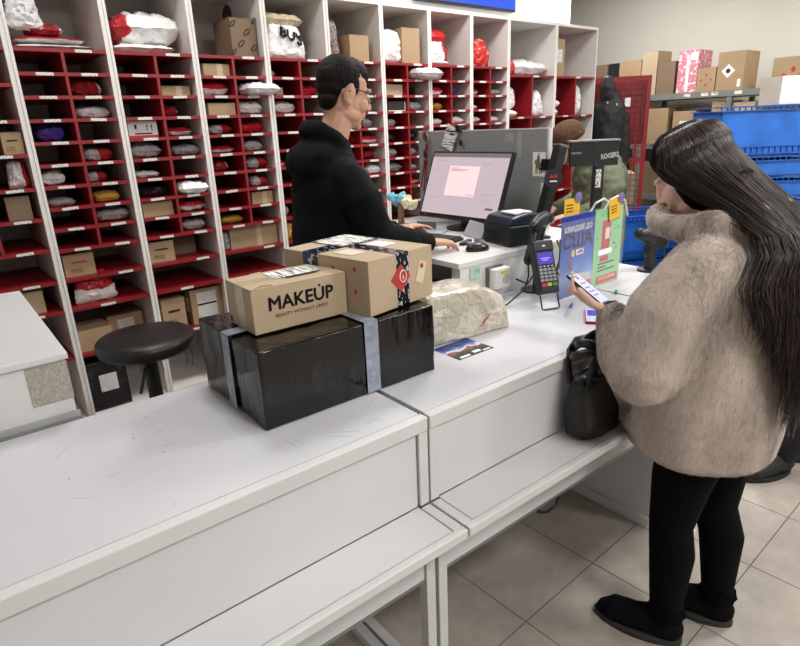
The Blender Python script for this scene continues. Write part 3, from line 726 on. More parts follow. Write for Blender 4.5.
t = thing('parcel_carton', 'brown carton printed MAKEUP lying on the black wrapped box', 'box', cf(.545, 1.262, 1.135), YC-.02)
W_, D_, H_ = .262, .155, .112
obj('carton_body', carton_mesh(W_, D_, H_, carton_l), t, (W_/2, 0, 0), bevel=.002)
txt('MAKEUP', .047, ink, t, (W_*.50, -.0008, H_*.60), RX90, bold=.0013, sx=1.02)
MB().ell((W_*.70, -.001, H_*.81), (.0035, .0008, .0035)).build('printed_dot', ink, t)
txt('BEAUTY WITHOUT LIMITS', .0125, pm('brown ink', '#5d3c33', .6), t, (W_*.50, -.0008, H_*.33), RX90)
MB().box(-.0008, D_*.3, .01, 0, D_*.62, H_).box(0, D_*.38, H_, W_, D_*.62, H_+.0008).build('tape', tape_cl, t)
MB().box(W_*.36, D_*.35, H_+.0012, W_*.86, D_*.85, H_+.002).build('shipping_label', labm, t)
MB().box(W_*.45, D_*.28, H_+.0022, W_*.8, D_*.36, H_+.0026).build('label_bar', ink, t)
MB().box(-.0006, D_*.86, .005, 0, D_*.94, .02).build('corner_mark', ink, t)
MB().tube([(.002, .0, H_), (.03, .012, H_+.004), (.06, .004, H_+.002)], .002, 5).build('torn_flap', carton_l, t)

t = thing('parcel_carton', 'square brown carton strapped with black printed tape, on the black wrapped box', 'box', cf(.826, 1.178, 1.135), YC+math.radians(10))
W_, D_, H_ = .255, .335, .145
obj('carton_body', carton_mesh(W_, D_, H_, carton_l), t, (W_/2, 0, 0), bevel=.002)
def printed_tape():
    m, nt, b = base('black printed tape'); L = nt.links; tc = nn(nt, 'ShaderNodeTexCoord'); v = nn(nt, 'ShaderNodeTexNoise'); v.inputs['Scale'].default_value = 110; v.inputs['Detail'].default_value = 2
    mp = nn(nt, 'ShaderNodeMapping'); mp.inputs['Scale'].default_value = (1, .35, .5); L.new(tc.outputs['Object'], mp.inputs[0]); L.new(mp.outputs[0], v.inputs['Vector'])
    r = nn(nt, 'ShaderNodeValToRGB'); r.color_ramp.elements[0].position = .58; r.color_ramp.elements[1].position = .61; r.color_ramp.elements[0].color = lin('#13161f'); r.color_ramp.elements[1].color = lin('#b9bcc6')
    L.new(v.outputs['Fac'], r.inputs[0]); L.new(r.outputs[0], b.inputs['Base Color']); b.inputs['Roughness'].default_value = .2; return m
ptape = printed_tape(); blue_t = pm('blue tape edge', '#25356f', .25, .1, 30); e = .001
tp = MB().box(.105, -e, 0, .153, 0, H_+e).box(.105, 0, H_, .153, D_, H_+e).build('black_tape', ptape, t)
MB().tube([(.129+.013*math.cos(a), -.0015, .082+.016*math.sin(a)) for a in [i*PI/8 for i in range(16)]], .0014, 5, closed=True).build('tape_emblem', paper, tp)
MB().cb((.129, -.0016, .079), (.003, .0006, .012)).build('tape_emblem_bar', paper, tp)
MB().box(-e, .19, .02, 0, .238, H_+.0018).box(0, .19, H_+e, W_, .238, H_+.0018).build('black_tape', ptape, t)
MB().box(-.0018, .238, .02, 0, .25, H_+.0016).box(0, .238, H_+e, W_, .25, H_+.0017).build('blue_tape', blue_t, t)
MB().box(.1, .2, H_+.0025, .235, .33, H_+.0032).build('shipping_label', labm, t)
MB().box(.16, .10, H_+.0008, .22, .17, H_+.0014).build('paper_label', paper, t)
MB().box(.03, .09, H_+.0008, .085, .16, H_+.0014).build('paper_label', pm('pale label', '#d8cdbf', .6), t)
M = Matrix.Translation((.12, -.0008, .078)) @ Matrix.Rotation(PI/4, 4, 'Y')
MB().cb((0, 0, 0), (.055, .001, .055), 0, M).build('red_print_diamond', red_ink, t)
M = Matrix.Translation((.205, -.0008, .078)) @ Matrix.Rotation(.35, 4, 'Y')
MB().cb((0, 0, 0), (.032, .001, .06), 0, M).build('print_mark', pm('cream print', '#cfc0a0', .7), t)
MB().cb((.208, -.0016, .095), (.012, .0006, .012)).build('red_print', red_ink, t)
for i, (a, b_) in enumerate(((.05, .12), (.09, .10), (.05, .06), (.10, .035), (.13, .115), (.12, .06))):
    MB().ell((-.0005, a, b_), (.001, .006, .006)).build('printed_dot', red_ink if i % 2 == 0 else pm('cream print', '#cfc0a0'), t)
MB().box(-.0008, .15, .08, 0, .175, .11).build('side_label', paper, t)

# beige film wrapped bundle
bw = two('clear film over cream cloth', '#c4bca9', '#d6d0c2', mode='blot', thr=.52, rough=.16, bump=.7, bscale=30, nscale=12, coat=.5)
m = gridbox(.33, .19, .165, 12, 12, 12, .012, 9, 3)
for v in m.verts:
    u = (v.co.x-.165)/.165; z = v.co.z/.165
    k = 1-.22*max(0, z-.3)*abs(u)**2
    v.co.z *= (1-.28*max(0, u)**2); v.co.y = .095+(v.co.y-.095)*(1-.25*z*z); v.co.x = .165+(v.co.x-.165)*(1-.10*z*z)
    v.co.z *= 1-.12*abs((v.co.y-.095)/.095)**3
me = bpy.data.meshes.new('bundle'); m.to_mesh(me); m.free(); me.materials.append(bw); me.polygons.foreach_set('use_smooth', [True]*len(me.polygons))
t = tag(obj('film_wrapped_bundle', me, None, cf(1.125, 1.297, .9355), (0, 0, YC-.13)), 'cream bundle in crinkled clear film, lying on the counter beside the leaflet', 'parcel')
sm = t.modifiers.new('s', 'SUBSURF'); sm.levels = 1; sm.render_levels = 1
for a in (.02, .04, .06): MB().tube([(.19+a*.5, -.002, .02+a*.5), (.205+a*.6, -.003, .03+a*.6), (.21+a*.4, -.002, .045+a*.3)], .0015, 5).build('red_scrawl', red_ink, t)

# leaflet
def leaflet():
    m, nt, b = base('printed leaflet'); L = nt.links; tc = nn(nt, 'ShaderNodeTexCoord'); sp = nn(nt, 'ShaderNodeSeparateXYZ'); L.new(tc.outputs['Generated'], sp.inputs[0])
    nz = nn(nt, 'ShaderNodeTexNoise'); nz.inputs['Scale'].default_value = 5; nz.inputs['Detail'].default_value = 6; L.new(tc.outputs['Generated'], nz.inputs['Vector'])
    ad = nn(nt, 'ShaderNodeMath', operation='MULTIPLY_ADD'); L.new(nz.outputs['Fac'], ad.inputs[0]); ad.inputs[1].default_value = .5; L.new(sp.outputs[1], ad.inputs[2])
    r = nn(nt, 'ShaderNodeValToRGB'); r.color_ramp.elements[0].color = lin('#1c211c'); r.color_ramp.elements[0].position = .45; r.color_ramp.elements[1].color = lin('#1d2c78'); r.color_ramp.elements[1].position = 1.0
    for p, c in ((.6, '#3a4238'), (.68, '#a8524a'), (.76, '#dfe3ea'), (.88, '#4f7fc4')): el = r.color_ramp.elements.new(p); el.color = lin(c)
    L.new(ad.outputs[0], r.inputs[0]); L.new(r.outputs[0], b.inputs['Base Color']); b.inputs['Roughness'].default_value = .3; return m
t = tag(MB().box(-.074, -.06, 0, .074, .06, .0008).build('leaflet', leaflet(), None, cf(1.198, 1.222, .9352), (0, 0, YC)), 'small printed leaflet with blue sky lying on the counter', 'leaflet')
MB().box(-.06, -.055, .0009, -.02, -.045, .0012).box(.0, -.05, .0009, .03, -.035, .0012).box(.035, -.055, .0009, .065, -.048, .0012).build('printed_lines', paper, t)
# pen, red phone, green cap
bl = pm('blue plastic', '#2438b8', .3); clear = pm('clear plastic', '#e6e8ea', .1, .02, 5, alpha=.45)
t = thing('ballpoint_pen', 'blue capped clear ballpoint pen lying on the counter', 'pen', cf(1.735, 1.222, .9405), YC+.48)
MB().tube([(-.075, 0, 0), (-.068, 0, 0), (.02, 0, 0)], [.001, .0035, .004], 8).build('barrel', clear, t, smooth=True)
MB().tube([(-.06, 0, 0), (.02, 0, 0)], .0014, 6).build('ink_tube', bl, t)
MB().tube([(.02, 0, 0), (.072, 0, 0), (.075, 0, 0)], [.0055, .005, .003], 8).cb((.045, 0, .0065), (.045, .003, .0015)).build('cap', bl, t)
t = thing('phone', 'red cased phone with purple screen lying on the counter', 'phone', cf(1.735, 1.112, .9355), YC-.95)
MB().box(-.036, -.075, 0, .036, .075, .009).build('case', pm('red rubber', '#b5222e', .4), t, bevel=.004)
MB().box(-.033, -.072, .009, .033, .072, .0096).build('screen', emis('white phone screen', '#dcdcf4', .7), t)
MB().box(-.028, -.01, .0097, .028, .055, .0100).build('screen_card', emis('purple phone screen', '#4a34c0', .8), t)
t = tag(MB().tube([(-.02, 0, .006), (-.012, 0, .006), (.012, 0, .006), (.02, 0, .006)], [.003, .006, .006, .003], 10).build('green_cap', pm('green plastic', '#2f9a3c', .3), None, cf(2.05, 1.23, .9355), (0, 0, .5), smooth=True), 'small green plastic marker cap on the counter beside the leaflet holder', 'cap')

# ------------------------------------------------------------------ payment terminal
t = thing('payment_terminal', 'black card payment terminal on a wire stand, on the counter', 'terminal', cf(1.712, 1.30, .9355), YC-.36)
tilt = Matrix.Translation((0, 0, .055)) @ Matrix.Rotation(math.radians(-22), 4, 'X')
Rt = (math.radians(-22), 0, 0)
p = bpy.data.objects.new('terminal_body', MB().box(-.04, -.018, 0, .04, .022, .165).box(-.042, -.022, .155, .042, .026, .195).mesh('terminal_body', black_pl)); C.objects.link(p); p.parent = t; p.location = (0, 0, .055); p.rotation_euler = Rt
bv = p.modifiers.new('b', 'BEVEL'); bv.width = .005; bv.segments = 2
MB().box(-.031, -.0195, .108, .031, -.0185, .15).build('screen', emis('purple terminal screen', '#3b2fb0', 1.0), p)
MB().box(-.02, -.0202, .128, .02, -.0196, .131).box(-.014, -.0202, .121, .010, -.0196, .1235).build('screen_text', emis('terminal text', '#b9b4ff', 1.0), p)
key = MB().box(-.0065, -.004, -.0045, .0065, 0, .0045)
km = key.mesh('key', pm('pale keys', '#9ea0a6', .4)); cols = [pm('red key', '#c2322c', .4), pm('yellow key', '#d8b62c', .4), pm('green key', '#2f9a4c', .4)]
for r_ in range(4):
    for c_ in range(4): obj('key', km, p, (-.0255+.017*c_, -.018, .088-.013*r_))
for c_ in range(3): MB().box(-.0085, -.004, -.006, .0085, 0, .006).build('key', cols[c_], p, (-.022+.022*c_, -.018, .032))
for c_ in range(4): MB().cb((-.024+.016*c_, -.0185, .1), (.007, .002, .003)).build('function_key', paper, p)
MB().box(-.02, -.01, .195, .02, .012, .197).build('receipt_paper', paper, p)
MB().cb((0, -.0225, .175), (.012, .001, .005)).build('contactless_mark', paper, p)
MB().tube([(-.036, 0, .06), (-.036, -.022, .006), (-.03, -.024, .003), (.03, -.024, .003), (.036, -.022, .006), (.036, 0, .06)], .003, 8).build('wire_stand', black_pl, t, smooth=True)

# ------------------------------------------------------------------ leaflet holder
acr = pm('clear acrylic', '#eef4f4', .05, .01, 3, alpha=.07)
def sky_poster():
    m, nt, b = base('sky poster print'); L = nt.links; tc = nn(nt, 'ShaderNodeTexCoord'); sp = nn(nt, 'ShaderNodeSeparateXYZ'); L.new(tc.outputs['Generated'], sp.inputs[0])
    nz = nn(nt, 'ShaderNodeTexNoise'); nz.inputs['Scale'].default_value = 3; L.new(tc.outputs['Generated'], nz.inputs['Vector'])
    ad = nn(nt, 'ShaderNodeMath', operation='MULTIPLY_ADD'); L.new(nz.outputs['Fac'], ad.inputs[0]); ad.inputs[1].default_value = .35; L.new(sp.outputs[2], ad.inputs[2])
    r = nn(nt, 'ShaderNodeValToRGB'); r.color_ramp.elements[0].color = lin('#4c66a8'); r.color_ramp.elements[0].position = .2; r.color_ramp.elements[1].color = lin('#2f3f96'); r.color_ramp.elements[1].position = 1.1
    for p_, c in ((.42, '#7f9bd0'), (.55, '#4e70c4'), (.8, '#3c55b4')): el = r.color_ramp.elements.new(p_); el.color = lin(c)
    L.new(ad.outputs[0], r.inputs[0]); L.new(r.outputs[0], b.inputs['Base Color']); b.inputs['Roughness'].default_value = .25; return m
t = thing('leaflet_holder', 'clear acrylic stand holding a blue and a green poster on the counter', 'poster stand', cf(1.80, 1.32, .9355), YC+.04)
MB().box(-.004, -.05, 0, .448, .05, .004).build('acrylic_foot', acr, t)
MB().box(-.004, .003, .004, .448, .0055, .325).box(-.004, -.0045, .004, .448, -.002, .30).build('acrylic_sleeve', acr, t)
pa = MB().box(0, 0, 0, .222, .0008, .314).build('blue_poster', sky_poster(), t, (0, -.0005, .006))
pb = MB().box(0, 0, 0, .205, .0008, .314).build('green_poster', pm('green poster print', '#8cc08c', .3, .05, 6), t, (.2265, -.0005, .006))
yy = -.0006
txt('ШВИДШЕ ДО', .027, paper, pa, (.112, yy, .262), RX90, sx=1.05, bold=.001)
txt('США', .074, pm('navy ink', '#10183c', .5), pa, (.112, yy, .214), RX90, bold=.0022, sx=1.15)
MB().ell((.083, yy, .168), (.013, .0006, .014)).build('yellow_token', pm('yellow print', '#d8c24a', .5), pa)
MB().box(.103, yy-.0004, .158, .152, yy, .180).build('price_tag', paper, pa)
txt('-30%', .02, red_ink, pa, (.1275, yy-.0006, .169), RX90, bold=.0006)
MB().prism([(.06, .135), (.068, .138), (.08, .10), (.115, .085), (.21, .075), (.218, .03), (.16, .045), (.10, .075), (.075, .09)], yy-.0003, yy).build('wing_print', pm('wing print', '#c3c4c2', .5), pa)
MB().prism([(.056, .143), (.064, .146), (.082, .103), (.072, .098)], yy-.0006, yy-.0003).build('wing_tip_print', red_ink, pa)
MB().box(.07, yy-.0004, .008, .214, yy, .045).build('red_band', pm('coral print', '#c2503f', .5), pa)
txt('ВІДПРАВИТИ', .016, paper, pa, (.14, yy-.0006, .028), RX90)
for i in range(14): 
    q = random.Random(i); MB().cb((.06+q.uniform(0, .12), yy, .30-q.uniform(0, .09)), (.003, .0004, .006))
yb = -.0006
rp = pm('red print', '#b8323a', .5)
MB().box(.055, yb-.0003, .15, .115, yb, .265).build('red_figure_print', rp, pb)
MB().box(.078, yb-.0005, .19, .11, yb-.0003, .235).build('pink_print', pm('pink print', '#e5c3c8', .5), pb)
MB().box(.035, yb-.0007, .128, .135, yb-.0005, .15).build('white_banner', paper, pb)
MB().box(.05, yb-.0003, .10, .11, yb, .122).build('red_figure_print', rp, pb)
rr = random.Random(4); cfb = MB()
for i in range(22): cfb.cb((rr.uniform(.01, .19), yb-.0002, rr.uniform(.13, .3)), (.005, .0004, .009))
cfb.build('confetti_print', pm('dark green ink', '#20402c', .5), pb)
for i, (z, l) in enumerate(((.088, .12), (.074, .06), (.06, .13))): MB().box(.035, yb-.0003, z, .035+l, yb, z+.006).build('printed_line', pm('dark green ink', '#20402c'), pb)
MB().box(.03, yb-.0003, .008, .19, yb, .04).build('coral_band', pm('coral print', '#c2503f'), pb)
txt('ПРОСТО ЗРУЧНО', .015, paper, pb, (.11, yb-.0006, .026), RX90)
yel = pm('yellow card', '#e0ad2c', .5, .04, 5)
for (x, z, r, par) in ((.03, .30, .0, pa), (.09, .262, -.12, pb)):
    M = Matrix.Rotation(r, 4, 'Y')
    y0 = .012 if par is pa else -.008
    c_ = MB().box(0, 0, 0, .10 if par is pa else .085, .001, .075 if par is pa else .085).build('yellow_card', yel, par, (x, y0, z), (0, r, 0))
    for k in range(3): MB().box(.012, -.0006, .05-.012*k, .055, 0, .054-.012*k).build('printed_line', ink, c_)
    MB().ell((.085, -.002, .075), (.025, .002, .02)).build('figure_print', pm('lilac print', '#6d6690', .5, .3, 60), c_)

# ------------------------------------------------------------------ operator desk
DT = 1.10
desk_w = pm('desk grey white', '#d9d9d5', .4, .03, 4)
t = thing('operator_desk', 'white operator desk standing behind the counter, carrying the monitor', 'desk', cf(1.5, 1.552, 0), YC)
MB().box(0, 0, DT-.022, .86, 1.05, DT).build('desk_top', desk_w, t, bevel=.002)
MB().box(.012, .004, .03, .86, .02, DT-.0225).build('front_panel', desk_w, t)
MB().box(.012, .021, .55, .05, .05, DT-.0225).build('rail', desk_w, t)
MB().box(.0, 1.02, .0, .86, 1.045, DT-.0225).build('side_panel', desk_w, t)
MB().box(.012, .004, 0, .05, .05, .029).build('foot', desk_w, t)
g_ = MB().box(.062, -.0006, DT-.075, .115, 0.0035, DT-.028); g_.build('green_sticker', pm('mint sticker', '#a9c9b4', .5, .3, 40), t)
t = thing('dark_filler', 'black box added under the operator desk top to darken the open end', 'dark filler', cf(1.57, 1.64, .55), YC)  # added black filler so the open desk end reads dark
MB().box(0, 0, 0, .2, .42, .44).build('filler_body', black_pl, t, bevel=.004)
MB().box(-.004, .01, .02, 0, .41, .42).build('filler_front', black_gl, t)
MB().box(-.02, -.06, -.55, .24, .45, 0).build('support_plinth', desk_w, t)
t = thing('socket_box', 'white power socket box on the desk front above the counter', 'socket', cf(1.655, 1.555, .975), YC)
MB().box(-.006, -.012, -.004, .082, .0, .085).build('back_plate', pm('grey plate', '#6d6f70', .5), t)
MB().box(0, -.047, 0, .09, -.0125, .08).build('body', pm('socket white', '#e6e6e2', .4), t, bevel=.004)
MB().lathe([(.002, 0), (.021, 0), (.021, .003), (.002, .003)], 20).build('socket_ring', pm('socket grey', '#bfbfba', .4), t, (.062, -.047, .035), RX90)
MB().box(.03, -.0478, .058, .07, -.047, .07).build('yellow_sticker', pm('yellow sticker', '#d8c84a', .5), t)
# grey partition
t = thing('desk_partition', 'grey partition board with a white edge behind the monitor', 'partition', (2.33, 1.70, DT+.0005))
gp = pm('grey laminate', '#8f9090', .5, .03, 5)
MB().box(0, .012, 0, .018, .89, .455).build('board', gp, t)
MB().box(-.002, 0, 0, .022, .0115, .46).box(-.002, .0115, .4555, .022, .89, .461).build('white_edge', white_metal, t)
for y in (.035, .1): MB().ell((-.0005, y, .43), (.002, .005, .005)).build('screw', grey_metal, t)
MB().box(-.0008, .16, .33, 0, .185, .45).box(-.0008, .21, .40, 0, .26, .44).build('clear_tape', pm('tape on grey', '#a3a4a6', .25), t)
MB().box(-.001, .025, .05, 0, .04, .22).build('printed_strip', labm, t)
t = thing('picture_card', 'white picture card with a brown rider clipped to the partition', 'card', (2.327, 1.752, 1.40))
MB().box(0, -.036, -.055, .001, .036, .055).build('card', paper, t)
rp_ = pm('brown print', '#7d6a4a', .6, .3, 80)
pr = MB().ell((-.0004, 0, -.005), (.0008, .02, .018)).ell((-.0004, .004, .022), (.0008, .009, .02)).ell((-.0004, .003, .044), (.0008, .005, .006)).ell((-.0004, .018, .01), (.0008, .008, .01))
for y in (-.014, -.006, .008, .016): pr.box(-.0012, y-.002, -.042, 0, y+.002, -.012)
pr.build('rider_print', rp_, t)
t = thing('binder_clip', 'black binder clip on the white end of the partition', 'clip', (2.321, 1.702, 1.40))
MB().box(-.004, -.012, -.025, .034, .04, -.019).box(-.004, -.012, .019, .034, .03, .025).box(-.004, -.016, -.025, .034, -.012, .025).box(-.006, -.012, -.019, -.003, .03, .019).build('clip_body', black_pl, t)
MB().tube([(-.008, .02, .012), (-.012, .05, .004), (-.012, .05, -.004), (-.008, .02, -.012)], .001, 5).build('wire_handle', grey_metal, t)
# hanging badge with clip, and lanyards
t = thing('badge_card', 'white printed badge card hanging from a black clip on the partition top', 'badge', (2.318, 2.30, 1.575))
MB().cb((-.006, 0, -.055), (.0015, .085, .12), 0, Matrix.Rotation(.45, 4, 'X')).build('card', labm, t)
MB().box(-.008, -.05, -.02, .045, -.02, .012).build('clip', black_pl, t)
MB().ell((-.005, -.055, -.075), (.003, .012, .018)).build('reel', black_pl, t)
t = thing('lanyard', 'red lanyards with metal rings hanging over the partition end', 'lanyard', (2.315, 2.50, 1.56))
rl = pm('red ribbon', '#8e2a2a', .7, .1, 30)
for i, (a, z) in enumerate(((.0, -.32), (.012, -.30), (-.012, -.34))):
    MB().tube([(0, .02-a, .01), (-.008, a*.5, -.08), (-.012, .012+a, -.2), (-.01, .03+a*2, z)], .005, 6, asp=.3).build('ribbon', rl, t)
for z in (-.035, -.125):
    MB().tube([(-.016, .02*math.cos(q), z+.026*math.sin(q)) for q in [i*PI/6 for i in range(12)]], .003, 6, closed=True).build('ring', grey_metal, t)
    MB().tube([(-.02, .012*math.cos(q), z+.01+.02*math.sin(q)) for q in [i*PI/6 for i in range(12)]], .004, 6, closed=True).build('clasp', pm('dark red plastic', '#5a2022', .4), t)

# monitor
def screen_mat():
    m, nt, b = base('lit pale screen'); 
    b.inputs['Base Color'].default_value = (.02, .02, .02, 1); b.inputs['Emission Color'].default_value = lin('#d9c6cd'); b.inputs['Emission Strength'].default_value = .85; b.inputs['Roughness'].default_value = .35
    return m
t = thing('computer_monitor', 'black framed computer monitor with a pale pink lit screen on the desk', 'monitor', (2.16, 2.03, DT+.0005))
bz = Matrix.Translation((-.11, 0, .075))
tilt = math.atan2(.11, .295)
p = obj('screen_housing', MB().box(0, -.262, 0, .024, .262, .335).box(.024, -.15, .06, .05, .15, .27).mesh('screen_housing', black_pl), t, (-.112, 0, .052), (0, tilt, 0), bevel=.004)
scr = MB().box(-.0015, -.25, .022, 0, .25, .325).build('screen', screen_mat(), p)
MB().box(-.0022, -.25, .305, -.0016, .25, .325).build('screen_title_bar', emis('screen grey', '#8f8488', .6), scr)
MB().box(-.0024, -.085, .115, -.0018, .115, .262).build('screen_dialog', emis('screen pink', '#fbd9da', 1.0), scr)
for i, (y, z, l) in enumerate(((.10, .25, .05), (.10, .243, .12), (.10, .236, .09), (-.03, .122, .05))): MB().box(-.003, y-l, z, -.0025, y, z+.003).build('screen_text_line', emis('screen text', '#c78f97', .7), scr)
for i, (y, z, l) in enumerate(((.22, .285, .07), (-.10, .275, .05), (.22, .24, .05), (-.14, .10, .06), (-.14, .13, .07), (.2, .1, .05))): MB().box(-.0024, y-l, z, -.0018, y, z+.0025).build('screen_text_line', emis('screen faint', '#bda6b0', .7), scr)
MB().box(-.0024, -.22, .06, -.0018, -.175, .07).build('screen_button', emis('screen button', '#756d72', .6), scr)
txt('HP', .012, grey_metal, p, (-.001, .22, .011), (PI/2, 0, -PI/2))
MB().box(.02, -.03, -.03, .05, .03, .1).build('neck', black_pl, t, (-.06, 0, .032))
MB().lathe([(.10, 0), (.10, .008), (.03, .016)], 28).build('base', black_pl, t, (-.03, 0, 0))
# keyboard
t = thing('keyboard', 'black low keyboard under the hands of the man', 'keyboard', (1.80, 1.955, DT+.0005), math.radians(100))
MB().box(-.15, -.065, 0, .15, .065, .014).build('keyboard_body', black_pl, t, bevel=.003)
kme = MB().box(-.008, -.008, 0, .008, .008, .006).mesh('key', pm('charcoal keys', '#24262a', .5))
for r_ in range(5):
    for c_ in range(15): obj('key', kme, t, (-.135+.0192*c_, -.046+.0215*r_, .0141))
# mouse
mb = MB(); mb.ell((0, 0, .008), (.052, .03, .026))
t = thing('computer_mouse', 'black mouse at the front corner of the desk', 'mouse', (1.765, 1.622, DT+.0005), -.45)
me = fuse(mb, 'mouse_shell', pm('black satin plastic', '#0f1012', .35), .003, 2)
for v in me.vertices: v.co.z = max(0, v.co.z)
obj('mouse_shell', me, t)
MB().tube([(.02, -.003, .03), (.02, .003, .03)], .007, 10).build('scroll_wheel', grey_metal, t)
# label printer
t = thing('label_printer', 'black label printer with a paper strip on its lid, on the desk', 'printer', cf(1.86, 1.60, DT+.0005), YC+math.radians(-12))
MB().box(-.02, .0, 0, .165, .19, .085).build('printer_body', black_pl, t, bevel=.008, seg=3)
MB().prism([(-.02, .0855), (.165, .0855), (.155, .125), (.08, .132), (.0, .118)], .005, .185).build('lid', pm('blue black plastic', '#1a2030', .3), t, bevel=.008, seg=3)
MB().box(.03, .04, .1275, .125, .13, .1335).build('paper_strip', paper, t)
MB().box(.1, -.0008, .01, .125, 0, .03).build('blue_sticker', pm('blue sticker', '#4a86c8', .4), t)
MB().box(.1655, .05, .02, .1665, .1, .08).build('side_label', labm, t)
MB().box(-.0206, .02, .04, -.02, .17, .06).build('paper_slot', pm('slot', '#050506', .6), t)
# scanner on stand
t = thing('barcode_scanner', 'black pistol barcode scanner leaning in its holder on the desk edge', 'scanner', cf(1.875, 1.482, .9355), YC+.3)
hd = MB(); hd.limb([(-.06, 0, .27), (-.02, 0, .282), (.035, 0, .285), (.06, 0, .283)], [.022, .028, .031, .034], 12, asp=[.8, .8, .75, .7]); hd.limb([(-.02, 0, .265), (-.065, 0, .20), (-.10, 0, .145)], [.022, .019, .02], 10)
obj('scanner_body', fuse(hd, 'scanner_body', black_pl, .004, 2), t)
MB().box(.062, -.026, .268, .098, .026, .302).build('scan_window', black_gl, t, bevel=.005)
MB().tube([(0, .01, .004), (.0, .01, .12), (-.015, .01, .2), (-.01, .0, .258)], .008, 8).build('holder_neck', black_pl, t)
MB().lathe([(.055, 0), (.055, .006), (.02, .012)], 20).build('holder_base', black_pl, t, (0, .01, 0))
MB().tube([(-.10, 0, .13), (-.115, -.01, .09), (-.14, -.005, .04), (-.19, .0, .03), (-.26, .01, .012), (-.30, .02, .004)], .003, 6).build('cord', black_pl, t)
# power cord
tag(MB().tube([cf(1.77, 1.505, 1.0), cf(1.80, 1.47, .98), cf(1.86, 1.47, 1.03), cf(1.93, 1.49, 1.07), cf(1.99, 1.53, 1.105)], .004, 8).build('power_cord', black_pl, smooth=True), 'black power cord running from the socket box to the desk devices', 'cord')
tag(MB().tube([cf(1.29, 1.0, .60), cf(1.295, 1.0, .46), cf(1.315, 1.0, .40), cf(1.359, 1.0, .378), cf(1.406, 1.0, .381), cf(1.424, 1.0, .42), cf(1.428, 1.0, .60)], .005, 8).build('hanging_cord', black_pl, smooth=True), 'black cord loop hanging under the counter ledge', 'cord')
# phones, papers and stand on the desk
t = thing('phone_stand', 'silver grey phone stand with a white cloth edge on the desk', 'stand', (1.93, 2.10, DT+.0005), .5)
MB().box(-.05, -.09, 0, .05, .09, .01).build('stand_base', pm('silver plastic', '#b9bcc0', .3), t, bevel=.004)
MB().box(-.03, -.05, .01, -.02, .05, .05, 0, Matrix.Rotation(.35, 4, 'Y')).build('stand_back', pm('dark silver plastic', '#54575c', .3), t, bevel=.003)
t = tag(MB().box(-.08, -.05, 0, .08, .05, .002).build('paper_sheet', paper, None, (1.84, 2.14, DT+.0005), (0, 0, .3)), 'white paper sheet lying beside the keyboard', 'paper')
t = thing('tablet', 'small grey tablet propped on the desk beside the printer', 'tablet', (1.96, 1.835, DT+.0005), -.35)
MB().box(-.005, -.085, 0, .005, .085, .075, 0, Matrix.Rotation(.5, 4, 'Y')).build('tablet_back', pm('silver plastic', '#b9bcc0'), t, bevel=.003)
MB().box(.0, -.06, 0, .07, .06, .008).build('tablet_foot', black_pl, t)
for i, (x, y, l) in enumerate(((1.84, 1.76, .05), (1.87, 1.72, .06), (1.82, 1.71, .04))):
    tag(MB().box(-l, -.012, 0, l, .012, .012).build('marker_pen', [black_pl, pm('dark blue plastic', '#1b2242', .4), grey_metal][i], None, (x, y, DT+.0005), (0, 0, .4+i*.35), bevel=.004), ['black marker lying beside the mouse', 'dark blue marker lying beside the mouse', 'grey marker lying beside the mouse'][i], 'marker')
mb = MB()
for i in range(12):
    q = random.Random(i*3+1); mb.ell((q.uniform(-.02, .03), q.uniform(-.085, .085), q.uniform(-.01, .04)), (.022, q.uniform(.02, .034), q.uniform(.014, .025)), (q.uniform(-1, 1), 0, q.uniform(-1, 1)), 10)
t = thing('cloth_bundle', 'light blue and cream cloths hanging on a little post beside the monitor', 'cloth', (1.985, 2.36, DT+.0005))
me = fuse(mb, 'blue_cloth', two('blue cream cloth', '#e2dcb8', '#6fb2c6', mode='end', thr=.35, axis=1, rough=.8, bump=.2), .0045, 0, lambda c: .016*noise.noise(c*34)+.006*noise.noise(c*80))
obj('blue_cloth', me, t, (0, 0, .115)); MB().box(-.012, -.012, 0, .012, .012, .13).lathe([(.045, 0), (.045, .008), (.01, .012)], 16).build('post', pm('patterned strap', '#7d5c46', .7, .6, 60), t)

# ------------------------------------------------------------------ customer displays on the far counter
t = thing('pole_display', 'black pole display with white lettering standing on the counter behind the posters', 'display', (2.43, 1.52, .9355))
R_ = math.radians(-40.3)
p = obj('display_head', MB().box(-.112, -.02, 0, .108, .02, .105).mesh('display_head', black_gl), t, (.012, .022, .455), (0, 0, R_), bevel=.003)
MB().box(-.115, -.024, .106, .112, .03, .113).build('top_cap', grey_metal, p)
MB().box(-.002, -.0215, 0, .012, -.0205, .105).build('center_seam', pm('seam', '#24262a', .3), p)
txt('ROGERS', .030, paper, p, (.068, -.021, .042), (PI/2, -.12, 0), sx=.72, bold=.0012)
MB().box(-.105, -.0212, .055, -.06, -.0205, .063).build('grey_mark', pm('grey mark', '#77797c', .4), p)
MB().box(-.022, -.018, .0, .022, .018, .46).build('pole', black_pl, t, (.03, .004, 0), (0, 0, R_), bevel=.003)
MB().box(-.014, -.0195, .36, .01, -.0185, .44).build('barcode_sticker', labm, t, (.03, .004, 0), (0, 0, R_))
MB().lathe([(.08, 0), (.08, .01), (.03, .02)], 24).build('base', black_pl, t)
for i in range(2):
    MB().tube([(.0+.12*i-.09, -.03, .24), (-.06+.12*i, -.05, .30), (-.01+.12*i, -.06, .315), (.035+.12*i, -.07, .29), (.05+.12*i, -.08, .22)], .005, 7).build('white_cable', pm('white cable', '#d8d8d6', .4), t)
t = thing('angled_screen', 'black slanted customer screen with a round badge, standing at the desk end', 'screen', (2.125, 1.60, DT+.0005), -.45)
